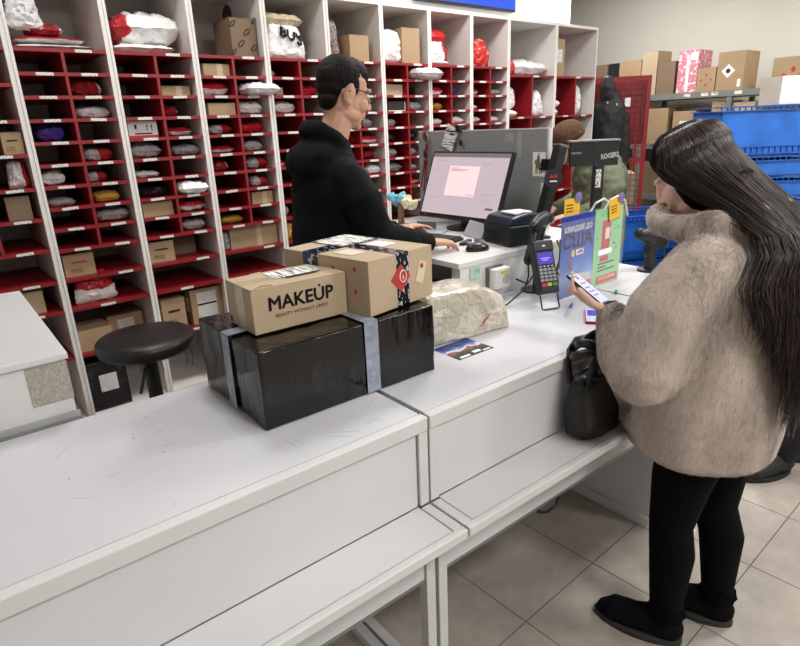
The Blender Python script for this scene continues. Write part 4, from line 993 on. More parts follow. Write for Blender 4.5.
MB().box(-.02, -.03, 0, .02, .03, .40, 0, Matrix.Rotation(.25, 4, 'Y')).build('screen_slab', black_pl, t, bevel=.006)
MB().box(-.022, -.031, .4005, .022, .031, .407, 0, Matrix.Rotation(.25, 4, 'Y')).build('screen_edge', grey_metal, t)
MB().box(-.03, -.035, 0, .05, .035, .01).build('base', black_pl, t)
MB().lathe([(.002, 0), (.038, 0), (.038, .006), (.002, .006)], 24).build('badge', pm('dark badge', '#2c2e38', .4), t, (.045, -.045, .26), (PI/2, 0, -.3))
MB().prism([(-.018, 0), (-.01, .018), (0, .006), (.01, .018), (.018, 0)], -.009, -.007).build('badge_mark', red_ink, t, (.045, -.045, .262), (0, 0, -.3))
MB().cb((0, -.0075, -.012), (.03, .001, .006)).build('badge_line', paper, t, (.045, -.045, .26), (0, 0, -.3))
cm = [pm('grey cable', '#6b6d70', .5), pm('orange cable', '#a8623a', .5), black_pl, pm('white cable', '#d8d8d6')]
rr = random.Random(8)
for i in range(7):
    x, y = 1.99+.026*i, 1.46+.012*(i % 3)
    pts = [cf(x+rr.uniform(-.008, .008), y+rr.uniform(-.02, .03), .94+.045*k) for k in range(5)]
    tag(MB().tube(pts, .004, 6).build('cable', cm[i % 4], smooth=True), ['grey', 'orange', 'black', 'white'][i % 4]+[' cable', ' thin cable', ' looped cable'][i//4]+' tangled behind the payment terminal', 'cable', 'cables tangled behind the terminal')
t = thing('desk_device', 'black hand scanner docked on a round post on the counter beside the green poster', 'scanner', cf(2.47, 1.33, .9355))
MB().lathe([(.05, 0), (.05, .01), (.026, .014), (.026, .09)], 20).build('dock', black_pl, t)
mb = MB(); mb.limb([(-.06, .02, .17), (0, 0, .15), (.06, -.02, .12)], [.03, .036, .03], 12); mb.limb([(0, 0, .15), (-.01, 0, .08)], [.03, .024], 10)
obj('device_body', fuse(mb, 'device_body', black_pl, .005, 2), t)
MB().tube([(.02, 0, .13), (.05, -.03, .09), (.06, -.04, .03), (.07, -.05, .004)], .005, 7).build('cord', black_pl, t)
# tv
t = thing('wall_screen', 'black framed wall screen showing plain blue above the racks', 'tv', (4.04, 3.858, 2.52))
MB().box(-.6, -.05, 0, .6, 0, .68).build('tv_housing', black_pl, t, bevel=.004)
MB().box(-.585, -.0515, .016, .585, -.0505, .665).build('screen', emis('blue screen', '#1f4fd0', 1.2), t)
# white wall bracket strips inside the top bays

# ------------------------------------------------------------------ handbag
t = thing('handbag', 'black leather handbag with looped handles standing on the counter ledge', 'bag', cf(1.445, .908, .6945), YC)
def bag_disp(c): return .003*noise.noise(c*30)
mb = MB().rings([(0, 0, 0, .09, .045), (0, 0, .01, .104, .052), (0, 0, .08, .112, .053), (0, 0, .15, .11, .045), (0, 0, .185, .098, .036)], 28, p=3.2)
obj('bag_body', fuse(mb, 'bag_body', black_lea, .005, 2, bag_disp), t)
MB().tube([(.098*math.cos(q), .036*math.sin(q), .186) for q in [i*PI/12 for i in range(24)]], .005, 6, closed=True).build('rim', black_lea, t, smooth=True)
MB().ell((0.02, 0, .18), (.075, .028, .02)).build('dark_lining', pm('navy lining', '#1a1c2c', .8), t)
MB().cb((.03, 0, .205), (.06, .03, .09)).build('folded_cloth', pm('navy cloth', '#20233a', .8, .2, 30), t, bevel=.012, seg=3)
for s in (-1, 1):
    MB().tube([(-.085, s*.03, .17), (-.092, s*.036, .22), (-.085, s*.042, .265), (-.045, s*.05, .285), (.02, s*.045, .28), (.065, s*.036, .24), (.075, s*.03, .18)], .012, 8, asp=.5).build('handle', black_lea, t, smooth=True)
for k, (r_, z_) in enumerate(((.078, .268), (.062, .29))):
    MB().tube([(-.03+r_*math.cos(q), .0+r_*.62*math.sin(q), z_+.014*math.sin(2*q+k)) for q in [i*PI/10 for i in range(20)]], .013, 8, closed=True, asp=.55).build('coiled_strap', black_lea, t, smooth=True)
MB().ell((-.045, -.045, .235), (.022, .006, .03), (0, .4, 0)).build('flap', black_lea, t, smooth=True)

# ------------------------------------------------------------------ crates
crate_m = pm('blue crate plastic', '#1a5fb8', .38, .10, 7, .05, 40)
crate_s = pm('scuffed blue crate plastic', '#2469c4', .42, .22, 9, .05, 40)
def crate(name, label, loc, rz, h, w=.6, d=.4, lid=False, group='blue plastic crates'):
    t = thing(name, label, 'crate', loc, rz, group)
    wl = .008; b = MB()
    b.box(-w/2+.02, -d/2+.02, 0, w/2-.02, d/2-.02, .008)
    b.box(-w/2+.015, -d/2+.012, .008, w/2-.015, -d/2+.012+wl, h-.03).box(-w/2+.015, d/2-.012-wl, .008, w/2-.015, d/2-.012, h-.03)
    b.box(-w/2+.012, -d/2+.012+wl, .008, -w/2+.012+wl, d/2-.012-wl, h-.03).box(w/2-.012-wl, -d/2+.012+wl, .008, w/2-.012, d/2-.012-wl, h-.03)
    b.build('crate_body', crate_s, t)
    r = MB()
    for z in (h-.03, h-.006):
        r.box(-w/2, -d/2, z, w/2, -d/2+.022, z+.006).box(-w/2, d/2-.022, z, w/2, d/2, z+.006).box(-w/2, -d/2+.022, z, -w/2+.022, d/2-.022, z+.006).box(w/2-.022, -d/2+.022, z, w/2, d/2-.022, z+.006)
    r.build('rim', crate_m, t)
    rb = MB().box(-.002, 0, 0, .002, .012, .018).mesh('rib', crate_m)
    n = int(w/.034)
    for i in range(n+1): obj('rib', rb, t, (-w/2+.004+i*(w-.008)/n, -d/2+.001, h-.024))
    if h > .15:
        MB().box(-w/2+.03, -d/2+.004, .008, w/2-.03, -d/2+.012, .016).box(-w/2+.03, -d/2+.004, .05, w/2-.03, -d/2+.012, .056).build('lower_rails', crate_m, t)
        lr = MB().box(-.002, 0, 0, .002, .008, .034).mesh('rib', crate_m)
        for i in range(n-1): obj('rib', lr, t, (-w/2+.036+i*(w-.072)/(n-2), -d/2+.0035, .016))
    return t
RC = math.radians(-41)
cx, cy = 4.17, 1.53
crate('plastic_crate', 'blue plastic crate on top of the nested crate stack', (cx, cy, 1.34), RC, .285)
names = ['second', 'third', 'fourth', 'fifth', 'sixth', 'seventh', 'eighth', 'ninth', 'tenth', 'eleventh', 'twelfth', 'thirteenth', 'fourteenth']
for i in range(9):
    crate('plastic_crate', 'nested blue plastic crate, %s from the top of the tall stack' % names[i], (cx, cy, 1.215-.124*i), RC, .12)
crate('plastic_crate', 'nested blue plastic crate lying at the foot of the tall stack', (cx, cy, .0005), RC, .14)
cw = thing('storage_box', 'tall cream and white box standing on the crate stack', 'box', (4.32, 1.42, 1.6265), RC)
MB().box(-.09, -.10, 0, .2, .12, .16).build('box_body', pm('white coated board', '#e9e9e7', .5, .02), cw, bevel=.002)
MB().box(-.0925, -.10, .0, -.0905, .12, .16).build('cream_side', pm('cream board', '#d3c7ac', .6), cw)
for k, (z, n_) in enumerate(((0, 'lower'), (.305, 'middle'), (.61, 'upper'))):
    crate('plastic_crate', 'open blue plastic crate, %s one of the short stack behind the posters' % n_, (4.24, 2.24, .0005+z), math.radians(-28), .305)

# ------------------------------------------------------------------ roll cage
rc = pm('red painted steel', '#8a161b', .4, .08, 10)
t = thing('roll_cage', 'tall red mesh roll cage with paper labels standing past the racks', 'roll cage', (5.65, 3.02, 0), math.radians(35))
CW, CD_, CH = .62, .74, 1.95
for x in (0, CW):
    for y in (0, CD_): MB().box(x-.018, y-.018, .12, x+.018, y+.018, CH).build('post', rc, t)
for x in (0, CW):
    for z in (.16, CH-.04): MB().box(x-.016, .018, z, x+.016, CD_-.018, z+.04).build('side_rail', rc, t)
for y in (0, CD_):
    for z in (.16, CH-.04): MB().box(.018, y-.016, z, CW-.018, y+.016, z+.04).build('end_rail', rc, t)
MB().box(-.02, -.02, .12, CW+.02, CD_+.02, .159).build('deck', rc, t)
wire = pm('dark wire', '#5d2422', .5, .1, 10); wg = pm('galvanised wire', '#7f7d78', .45, metallic=.5)
b = MB()
for i in range(1, 15): b.cb((0, i*CD_/15, CH/2+.09), (.005, .005, CH-.3))
for i in range(1, 32): b.cb((0, CD_/2, .2+i*(CH-.26)/32), (.005, CD_-.04, .005))
o = b.build('side_mesh', wire, t); o['kind'] = 'stuff'
MB().box(.012, .02, CH-.62, .02, CD_-.02, CH-.05).build('red_back_sheet', rc, t)
b = MB()
for i in range(1, 12): b.cb((i*CW/12, 0, CH/2+.09), (.005, .005, CH-.3))
for i in range(1, 24): b.cb((CW/2, 0, .2+i*(CH-.26)/24), (CW-.04, .005, .005))
o = b.build('end_mesh', wg, t); o['kind'] = 'stuff'
MB().box(-.02, -.005, 1.16, .0, CD_, 1.2).build('middle_rail', rc, t)
MB().cb((-.006, .18, CH-.23), (.001, .05, .08), 0, Matrix.Rotation(0, 4, 'X')).build('paper_label', paper, t)
MB().cb((-.006, .2, CH-.43), (.001, .07, .06)).build('paper_label', paper, t)
for (x, y) in ((.05, .05), (CW-.05, .05), (.05, CD_-.05), (CW-.05, CD_-.05)):
    MB().tube([(x, y-.015, .05), (x, y+.015, .05)], .05, 16).box(x-.02, y-.02, .09, x+.02, y+.02, .12).build('caster', dark_metal, t)
def far_carton(label, x, y, z, w, d, h, rz=0, mat=None, par=None, g='cartons on the far shelving'):
    o = tag(obj('storage_carton', carton_mesh(w, d, h, mat or carton), None, (x, y, z), (0, 0, rz), .003), label, 'box', g); return o
Mc = Matrix.Translation((5.65, 3.02, 0)) @ Matrix.Rotation(math.radians(35), 4, 'Z')
for i, (x, y, z, w_, h_, n_) in enumerate(((.33, .03, .1605, .46, .30, 'lowest'), (.33, .05, .461, .40, .28, 'second'), (.33, .04, .742, .44, .3, 'topmost'))):
    q = Mc @ Vector((x, y, z)); far_carton('brown carton inside the red roll cage, %s of the pile' % n_, q.x, q.y, q.z, w_, .5, h_, math.radians(35), [carton_d, carton, carton_l][i], g='cartons in the roll cage')

# hanging jacket on a hook stand at the rack end
jk = pm('black quilted nylon', '#08090b', .55, .2, 12, .15, 30)
t = thing('hooded_jacket', 'black hooded jacket hanging on the side of the red roll cage', 'jacket', (5.325, 3.215, 0), math.radians(35))
mb = MB()
mb.rings([(0, 0, 1.10, .10, .12), (0, 0, 1.25, .11, .135), (0, 0, 1.45, .105, .14), (0, 0, 1.6, .10, .15), (0, 0, 1.68, .09, .14), (0, 0, 1.74, .07, .10), (0, 0, 1.80, .06, .07)], 20)
mb.limb([(.0, .02, 1.76), (-.005, .03, 1.85), (0, .035, 1.91)], [.078, .075, .055], 12)
mb.limb([(.02, -.12, 1.58), (.03, -.15, 1.35), (.03, -.15, 1.14)], [.06, .062, .05], 12)
mb.limb([(.02, .11, 1.58), (.03, .14, 1.35), (.03, .13, 1.16)], [.06, .06, .05], 12)
obj('jacket_shell', fuse(mb, 'jacket_shell', jk, .01, 3, lambda c: .006*noise.noise(c*18)), t)
for (y, z) in ((-.05, 1.70), (.03, 1.72)): MB().ell((-.085, y, z), (.006, .006, .01)).build('toggle', paper, t)
MB().tube([(.10, 0, 1.96), (.06, 0, 1.99), (.0, 0, 1.985), (-.01, 0, 1.95)], .005, 7).build('hook', dark_metal, t)

# ------------------------------------------------------------------ far metal shelving
t = thing('metal_shelving', 'grey metal shelving against the far wall, full of cartons', 'shelving', (6.5, 1.6, 0))
SW, SD = 2.75, .55
gm = pm('galvanised steel', '#84867f', .5, .08, 8, metallic=.3)
for y in (0, 1.01, 1.95, SW):
    for x in (0, SD): MB().box(x, y, 0, x+.045, y+.045, 1.738).build('upright', gm, t)
for z in (.2, .75, 1.30, 1.80):
    MB().box(-.005, .046, z-.06, .045, SW, z).box(SD, .046, z-.06, SD+.045, SW, z).build('beam', gm, t)
    MB().box(.046, .02, z-.02, SD-.001, SW, z).build('shelf_deck', pm('shelf deck', '#9a988f', .7), t)
for y in (.62, .95, 1.17, 1.27, 1.45, .3): MB().cb((-.0065, y, 1.772), (.001, .07, .03)).build('shelf_label', tagm, t)
def shelf_box(label, y0, y1, z0, z1, mat, x=6.53, d=.3):
    o = tag(obj('storage_carton', carton_mesh(y1-y0, d, z1-z0, mat), None, (x, (y0+y1)/2, z0+.0005), (0, 0, -PI/2), .003), label, 'box', 'cartons on the far shelving')
    return o, y1-y0, z1-z0
pinkm = two('pink white print board', '#cf7f8e', '#ecd9dc', mode='blot', thr=.55, nscale=30, rough=.6, bump=.02)
o, w_, h_ = shelf_box('tall pink and white printed box on the top shelf', 2.985, 3.19, 1.80, 2.205, pinkm)
MB().cb((0, -.001, h_*.45), (.03, .001, h_*.85)).cb((.06, -.001, h_*.85), (.07, .001, .07)).build('printed_panel', paper, o)
o, w_, h_ = shelf_box('brown carton with four small red arrows on the top shelf', 2.80, 2.98, 1.80, 2.025, carton)
def arrow(par, cx, cz, s, ang, y=-.0008):
    MB().prism([(-.3*s, -.5*s), (.3*s, -.5*s), (.3*s, 0), (.7*s, 0), (0, .8*s), (-.7*s, 0), (-.3*s, 0)], -.0006, .0006).build('red_arrow', red_ink, par, (cx, y, cz), (0, ang, 0))
for a in range(4): arrow(o, .045*math.sin(a*PI/2), h_*.48+.045*math.cos(a*PI/2), .02, a*PI/2)
o, w_, h_ = shelf_box('large brown carton with a white diamond label on the top shelf', 2.54, 2.79, 1.80, 2.15, carton, d=.34)
MB().cb((-.02, -.0008, h_*.5), (.09, .001, .09), 0, Matrix.Translation((-.02, 0, h_*.5)) @ Matrix.Rotation(PI/4, 4, 'Y') @ Matrix.Translation((.02, 0, -h_*.5))).build('diamond_label', paper, o)
MB().ell((-.02, -.0016, h_*.5), (.022, .001, .022)).build('diamond_mark', ink, o)
MB().cb((.09, -.0008, .06), (.03, .001, .07)).build('small_label', paper, o)
o, w_, h_ = shelf_box('brown carton with three big red arrows on the top shelf', 1.94, 2.29, 1.80, 2.05, carton)
arrow(o, .0, h_*.55, .04, 0); arrow(o, -.07, h_*.38, .035, -PI/2); arrow(o, .07, h_*.38, .035, PI/2)
shelf_box('low brown carton behind the roll cage on the top shelf', 3.60, 3.86, 1.80, 2.17, carton)
shelf_box('black carton behind the roll cage on the top shelf', 3.87, 3.99, 1.80, 2.16, pm('black board', '#1a1a1b', .6))
shelf_box('tall brown carton behind the roll cage on the top shelf', 3.42, 3.59, 1.80, 2.24, carton_l)
shelf_box('wide brown carton behind the roll cage on the top shelf', 3.22, 3.41, 1.80, 2.12, carton_d)
shelf_box('brown carton at the far wall end of the top shelf', 4.01, 4.22, 1.80, 2.16, carton_d)
o, w_, h_ = shelf_box('brown carton with two white arrow labels on the second shelf', 2.96, 3.19, 1.30, 1.62, carton)
MB().cb((0, -.0008, h_*.55), (.08, .001, .09)).build('arrow_label', paper, o)
for s in (-.015, .015): MB().prism([(-.003, 0), (.003, 0), (.003, .03), (.009, .03), (0, .045), (-.009, .03), (-.003, .03)], -.0016, -.0012).build('arrow_mark', ink, o, (s, 0, h_*.47))
o, w_, h_ = shelf_box('brown carton with a white corner label on the second shelf', 2.83, 2.95, 1.30, 1.55, carton_d)
MB().cb((0, -.0008, h_*.7), (.06, .001, .1)).build('corner_label', labm, o)
shelf_box('brown carton beside the upright on the second shelf', 2.62, 2.80, 1.30, 1.70, carton)
shelf_box('pale brown carton in the middle of the second shelf', 2.40, 2.60, 1.30, 1.68, carton_l)
shelf_box('brown carton behind the roll cage on the second shelf', 3.25, 3.6, 1.30, 1.66, carton)
shelf_box('dark brown carton behind the hooded jacket on the second shelf', 3.65, 4.2, 1.30, 1.7, carton_d)
for k in range(5): shelf_box('brown carton on the third shelf, %s from the far wall end' % ['first', 'second', 'third', 'fourth', 'fifth'][k], 4.2-.5*(k+1), 4.2-.5*k-.06, .75, 1.05+.05*(k % 3), [carton, carton_d, carton_l][k % 3])

# ------------------------------------------------------------------ people
skin = pm('skin', '#c79a80', .5, .06, 14, .03, 120)
skin2 = pm('fair skin', '#e2bdab', .5, .05, 14, .03, 120)
def head_shapes(mb, M, nose=1.0):
    E_ = lambda c, r, rot=(0, 0, 0): mb.ell(c, r, rot, 16, M)
    E_((-.012, 0, .035), (.097, .077, .092)); E_((.03, 0, -.03), (.066, .061, .085)); E_((.04, 0, -.082), (.047, .049, .036))
    E_((.072, 0, -.103), (.02, .023, .017)); E_((.0, 0, -.045), (.06, .062, .06))
    mb.limb([(.094, 0, .02), (.106, 0, -.005), (.114*nose, 0, -.028)], [.009, .010, .0125], 8, M=M)
    for s in (-1, 1):
        E_((.104, s*.011, -.033), (.010, .008, .008)); E_((.08, s*.03, .024), (.016, .026, .010)); E_((.058, s*.042, -.028), (.03, .021, .03))
        E_((-.012, s*.077, -.012), (.022, .010, .034), (0, .2, s*.35)); E_((-.012, s*.082, -.038), (.011, .007, .013))
        E_((.022, s*.044, -.072), (.045, .018, .024))
    E_((.091, 0, -.060), (.012, .024, .006)); E_((.089, 0, -.071), (.012, .021, .007)); E_((.085, 0, -.05), (.015, .022, .014))
def hand_shapes(mb, M, curl, spread=.13, thumb=(.05, .055, -.02), s=1.0):
    """x to the fingertips, y to the thumb, z the back of the hand"""
    mb.limb([M @ Vector((-.03*s, 0, 0)), M @ Vector((.01*s, 0, 0)), M @ Vector((.05*s, .0, 0)), M @ Vector((.082*s, 0, -.002))], [.026*s, .028*s, .038*s, .039*s], 14, asp=[.7, .55, .42, .34], ref=M.to_3x3() @ Vector((0, 1, 0)))
    for k, (y, L_, r) in enumerate(((.032, .074, .0078), (.011, .083, .008), (-.0105, .077, .0077), (-.031, .060, .0068))):
        c = curl[k] if isinstance(curl, (list, tuple)) else curl
        p = Vector((.082*s, y*s, -.002)); a = 0; sp = spread*(1.5-k)*.5; pts = [p-Vector((.02*s, 0, 0)), p.copy()]
        for seg, f in ((.42, .6), (.32, 1.0), (.26, .8)):
            a += c*f; d = Vector((math.cos(a)*math.cos(sp), math.sin(sp), -math.sin(a))); p = p+d*(L_*seg*s); pts.append(p.copy())
        mb.limb([M @ q for q in pts], [r*s*1.05, r*s*1.05, r*s, r*s*.92, r*s*.8], 8)
    t0 = Vector((.018, .022, -.004))*s; t1 = Vector((.042, .046, -.010))*s; t2 = t1+Vector(thumb)*s*.55; t3 = t2+Vector((thumb[0], thumb[1]*.35, thumb[2]))*s*.5
    mb.limb([M @ q for q in (t0, t1, t2, t3)], [.014*s, .0125*s, .0105*s, .0088*s], 8)
def frame(o, x, y, z):
    return Matrix((( x[0], y[0], z[0], o[0]), (x[1], y[1], z[1], o[1]), (x[2], y[2], z[2], o[2]), (0, 0, 0, 1)))
def fr(o, x, up):
    x = Vector(x).normalized(); up = Vector(up); z = (up-x*up.dot(x)).normalized(); y = z.cross(x); return frame(o, x, y, z)
def leg_shapes(mb, hip, knee, ankle, toe, k=1.0, foot=True):
    mb.limb([hip, tuple((Vector(hip)+Vector(knee))/2), knee, tuple(Vector(knee)*.6+Vector(ankle)*.4), ankle], [.085*k, .075*k, .055*k, .056*k, .038*k], 14)
    if foot: mb.limb([ankle, tuple(Vector(ankle)*.45+Vector(toe)*.55+Vector((0, 0, -.02))), toe], [.036*k, .034*k, .026*k], 10)
def shoe(name, heel, toe, parent, mat, sole_m, hgt=.095, wd=.047, trim=None):
    heel, toe = Vector(heel), Vector(toe); d = (toe-heel); L_ = d.length; ang = math.atan2(d.y, d.x)
    mb = MB()
    mb.limb([(.035, 0, .05), (.09, 0, .055), (L_*.55, 0, .045), (L_*.8, 0, .04), (L_-.04, 0, .036)], [.042, .044, wd*.95, wd, .038], 14, asp=[1.05, 1.05, .9, .78, .75], ref=(0, 1, 0))
    mb.limb([(.05, 0, .05), (.052, 0, hgt)], [.043, .045], 14); mb.limb([(.06, 0, hgt-.01), (.105, 0, .068), (.15, 0, .05)], [.036, .038, .038], 12)
    me = fuse(mb, name, mat, .006, 3, lambda c: .0015*noise.noise(c*60))
    for v in me.vertices: v.co.z = max(.012, v.co.z)
    o = obj(name, me, parent, heel, (0, 0, ang))
    sb = MB(); n = 24; pr = []
    for i in range(n):
        q = 2*PI*i/n; x = math.cos(q); y = math.sin(q); wx = L_/2; xx = wx+x*(wx+.004)
        ww = wd*(.86+.2*math.sin(max(0, min(1, xx/L_))*PI*.9)); pr.append((xx, y*ww*(1 if abs(x) < .98 else .8)))
    st = len(sb.v)
    for z in (0, .022): sb.v += [(x, y, z) for x, y in pr]
    for i in range(n): j = (i+1) % n; sb.f.append((i, j, n+j, n+i)); sb.m.append(0)
    sb.f.append(tuple(range(n))[::-1]); sb.f.append(tuple(range(n, 2*n))); sb.m += [0, 0]
    sb.build('sole', sole_m, o, bevel=.003)
    if trim:
        tr = MB()
        for i in range(14):
            q = 2*PI*i/14; tr.ell((.052+.038*math.cos(q), .038*math.sin(q), hgt+.012), (.018, .018, .02), n=10)
        tm = fuse(tr, 'fur_trim', trim, .005, 1, lambda c: .006*noise.noise(c*90)); obj('fur_trim', tm, o)
    return o

# ---- the man at the desk
person = bpy.data.meshes
MA = math.radians(-8)
HM = Matrix.Translation((.085, 0, 1.722)) @ Matrix.Rotation(math.radians(14), 4, 'Y') @ Matrix.Scale(1.02, 4)
mb = MB(); head_shapes(mb, HM)
mb.limb([(.06, 0, 1.64), (.02, 0, 1.54), (0, 0, 1.46)], [.056, .058, .07], 14)
mb.rings([(0, 0, .92, .10, .15), (0, 0, 1.1, .10, .14), (0, 0, 1.3, .1, .14), (0, 0, 1.42, .08, .13), (0, 0, 1.48, .06, .08)], 20)
leg_shapes(mb, (0, -.09, .95), (.02, -.1, .5), (-.02, -.1, .09), (.15, -.11, .04)); leg_shapes(mb, (0, .09, .95), (.02, .1, .5), (-.02, .1, .09), (.15, .12, .04))
rw, lw = Vector((.325, -.205, 1.148)), Vector((.395, .15, 1.15))
mb.limb([(0, -.14, 1.41), (.06, -.255, 1.2)], [.04, .035], 12); mb.limb([(.06, -.255, 1.2), tuple(rw)], [.04, .026], 12)
mb.limb([(0, .14, 1.41), (.14, .26, 1.2)], [.04, .035], 12); mb.limb([(.14, .26, 1.2), tuple(lw)], [.04, .026], 12)
hand_shapes(mb, fr(rw, (1, .06, -.10), (0, 0, 1)), [.42, .4, .42, .5], thumb=(.05, .03, -.014))
ml = fr(lw, (1, -.22, .10), (0, .15, 1)); ml = ml @ Matrix.Diagonal((1, -1, 1, 1))
hand_shapes(mb, ml, [.25, .62, .7, .75], thumb=(.055, .02, -.03))
man = tag(obj('person', fuse(mb, 'person', skin, .0034, 3), None, (1.30, 1.97, 0), (0, 0, MA)), 'person in black hoodie and glasses typing at the desk', 'person')
# short dark hair
mb = MB()
for c, r in (((-.021, 0, .045), (.0915, .0795, .087)), ((.006, 0, .070), (.083, .066, .061)), ((-.045, 0, .008), (.058, .069, .05)), ((-.058, 0, -.035), (.034, .055, .038))): mb.ell(c, r, n=20, M=HM)
for s in (-1, 1): mb.ell((.012, s*.066, .022), (.018, .010, .034), n=10, M=HM)
hairm = pm('short dark brown hair', '#120e0c', .6, .35, 40, .3, 160, stretch=(1, 1, .35), spec=.15)
obj('hair', fuse(mb, 'hair', hairm, .004, 2, lambda c: .0015*noise.noise(Vector((c.x*120, c.y*120, c.z*60)))), man)
hb = obj('eye', MB().ell((.083, .031, .006), (.011, .012, .011), M=HM).mesh('eye', pm('eye white', '#d8d4d0', .2)), man); obj('eye', MB().ell((.083, -.031, .006), (.011, .012, .011), M=HM).mesh('eye', MATS['eye white']), man)
for s in (-1, 1): MB().tube([(.092, s*.014, .032), (.094, s*.03, .036), (.083, s*.047, .03)], [.003, .004, .002], 6, M=HM).build('eyebrow', hairm, man)
gl = bpy.data.objects.new('glasses', MB().tube([(.107, -.008, .010), (.109, 0, .013), (.107, .008, .010)], .0018, 6, M=HM).mesh('glasses', black_pl)); C.objects.link(gl); gl.parent = man
for s in (-1, 1):
    pts = [(.106-.004*abs(math.cos(q)), s*(.032+.024*math.cos(q)), .004+.017*math.sin(q)) for q in [i*PI/9 for i in range(18)]]
    MB().tube(pts, .0019, 6, closed=True, M=HM).build('lens_rim', black_pl, gl)
    MB().tube([(.102, s*.056, .012), (.06, s*.074, .012), (0, s*.084, .012), (-.02, s*.085, -.004)], .002, 6, M=HM).build('temple_arm', black_pl, gl)
    c0 = MB(); st = [tuple(HM @ Vector(p)) for p in pts]; c0.v = st; c0.f = [tuple(range(len(st)))]; c0.m = [0]; c0.build('lens', pm('lens glass', '#cfd4da', .05, .01, 3, alpha=.18), gl)
# hoodie
hood = pm('black sweatshirt cotton', '#060609', .9, .25, 9, .1, 30, spec=.2)
mb = MB()
mb.rings([(-.02, 0, .90, .135, .185), (-.02, 0, 1.0, .145, .195), (-.015, 0, 1.15, .148, .20), (.0, 0, 1.28, .145, .21), (-.005, 0, 1.38, .135, .215), (-.01, 0, 1.46, .11, .19), (-.005, 0, 1.52, .085, .125), (.01, 0, 1.56, .07, .085)], 28)
mb.limb([(-.005, -.155, 1.435), (.02, -.225, 1.34), (.055, -.262, 1.21)], [.066, .072, .068], 14); mb.limb([(.055, -.262, 1.21), (.19, -.245, 1.175), (.305, -.21, 1.15)], [.068, .058, .043], 14)
mb.limb([(-.005, .155, 1.435), (.07, .235, 1.33), (.14, .265, 1.21)], [.066, .072, .066], 14); mb.limb([(.14, .265, 1.21), (.27, .22, 1.175), (.375, .16, 1.153)], [.066, .055, .042], 14)
mb.ell((-.075, 0, 1.505), (.09, .14, .055), (0, -.45, 0), 18); mb.ell((-.10, .0, 1.47), (.06, .12, .06), (0, -.6, 0), 18)
mb.limb([(.055, -.055, 1.525), (.0, -.09, 1.56), (-.055, -.06, 1.59), (-.07, 0, 1.60), (-.055, .06, 1.59), (.0, .09, 1.56), (.055, .055, 1.525)], [.022, .032, .036, .036, .036, .032, .022], 10)
me = fuse(mb, 'hoodie', hood, .008, 12, lambda c: .004*noise.noise(Vector((c.x*9, c.y*9, c.z*16)))+.003*noise.noise(c*28))
obj('hoodie', me, man)
for s, a, b_ in ((-1, rw, (.055, -.262, 1.21)), (1, lw, (.14, .265, 1.21))):
    d = (Vector(b_)-a).normalized(); MB().tube([a+d*.028, a+d*.012], .035, 16).build('cuff', hood, man, smooth=True)
mb = MB(); mb.rings([(-.01, 0, .86, .12, .165), (-.01, 0, .99, .13, .175)], 20)
for s in (-1, 1): mb.limb([(-.01, s*.09, .9), (.02, s*.1, .5), (-.02, s*.1, .1)], [.095, .078, .065], 14)
obj('trousers', fuse(mb, 'trousers', pm('dark denim', '#1b1e28', .8, .2, 12), .012, 3), man)
for s in (-1, 1): shoe('shoe', (-.08, s*.1, 0), (.21, s*.13, 0), man, black_lea, black_pl)

# ---- the woman at the counter
WA = math.atan2(.993, -.12)
WB = Vector((1.66, .61, 0)); WR = Matrix.Rotation(WA, 4, 'Z')
def wl(p): return WR.inverted() @ (Vector(p)-WB)      # world to the woman's own axes
HW = Matrix.Translation((.122, 0, 1.443)) @ Matrix.Rotation(math.radians(30), 4, 'Y') @ Matrix.Scale(.95, 4)
mb = MB(); head_shapes(mb, HW, .97)
mb.limb([(.09, 0, 1.39), (.03, 0, 1.28), (0, 0, 1.2)], [.05, .052, .07], 14)
mb.rings([(0, 0, .76, .11, .15), (0, 0, .95, .09, .12), (0, 0, 1.1, .1, .14), (0, 0, 1.2, .08, .15), (0, 0, 1.25, .06, .1)], 20)
hl, tl, hr, tr_ = (-.04, .09, 0), (.215, .137, 0), (-.125, -.085, 0), (.07, -.06, 0)
leg_shapes(mb, (.0, .085, .78), (.04, .095, .42), (.03, .10, .09), (.15, .125, .045), .9, False); leg_shapes(mb, (-.02, -.085, .78), (-.03, -.09, .42), (-.075, -.085, .09), (.06, -.07, .045), .9, False)
wrist = wl((1.452, .835, 1.082)); elb = Vector((.10, .255, .96)); sh = Vector((-.01, .17, 1.23))
mb.limb([sh, elb], [.045, .04], 12); mb.limb([elb, wrist], [.04, .025], 12)
mb.limb([(-.01, -.17, 1.23), (.05, -.24, .96)], [.045, .04], 12); mb.limb([(.05, -.24, .96), (.22, -.12, .99)], [.04, .025], 12)
# phone in the left hand
ax = Vector((-.12, .84, .54)).normalized(); nrm = Vector((.22, -.50, .80)); nrm = (nrm-ax*nrm.dot(ax)).normalized(); wx = ax.cross(nrm)
pc = Vector((1.45, .895, 1.128))
R3 = WR.inverted().to_3x3()
hx = (R3 @ Vector((-.25, .9, .38))).normalized(); hz = R3 @ (-nrm); hm = fr(wrist, hx, hz)
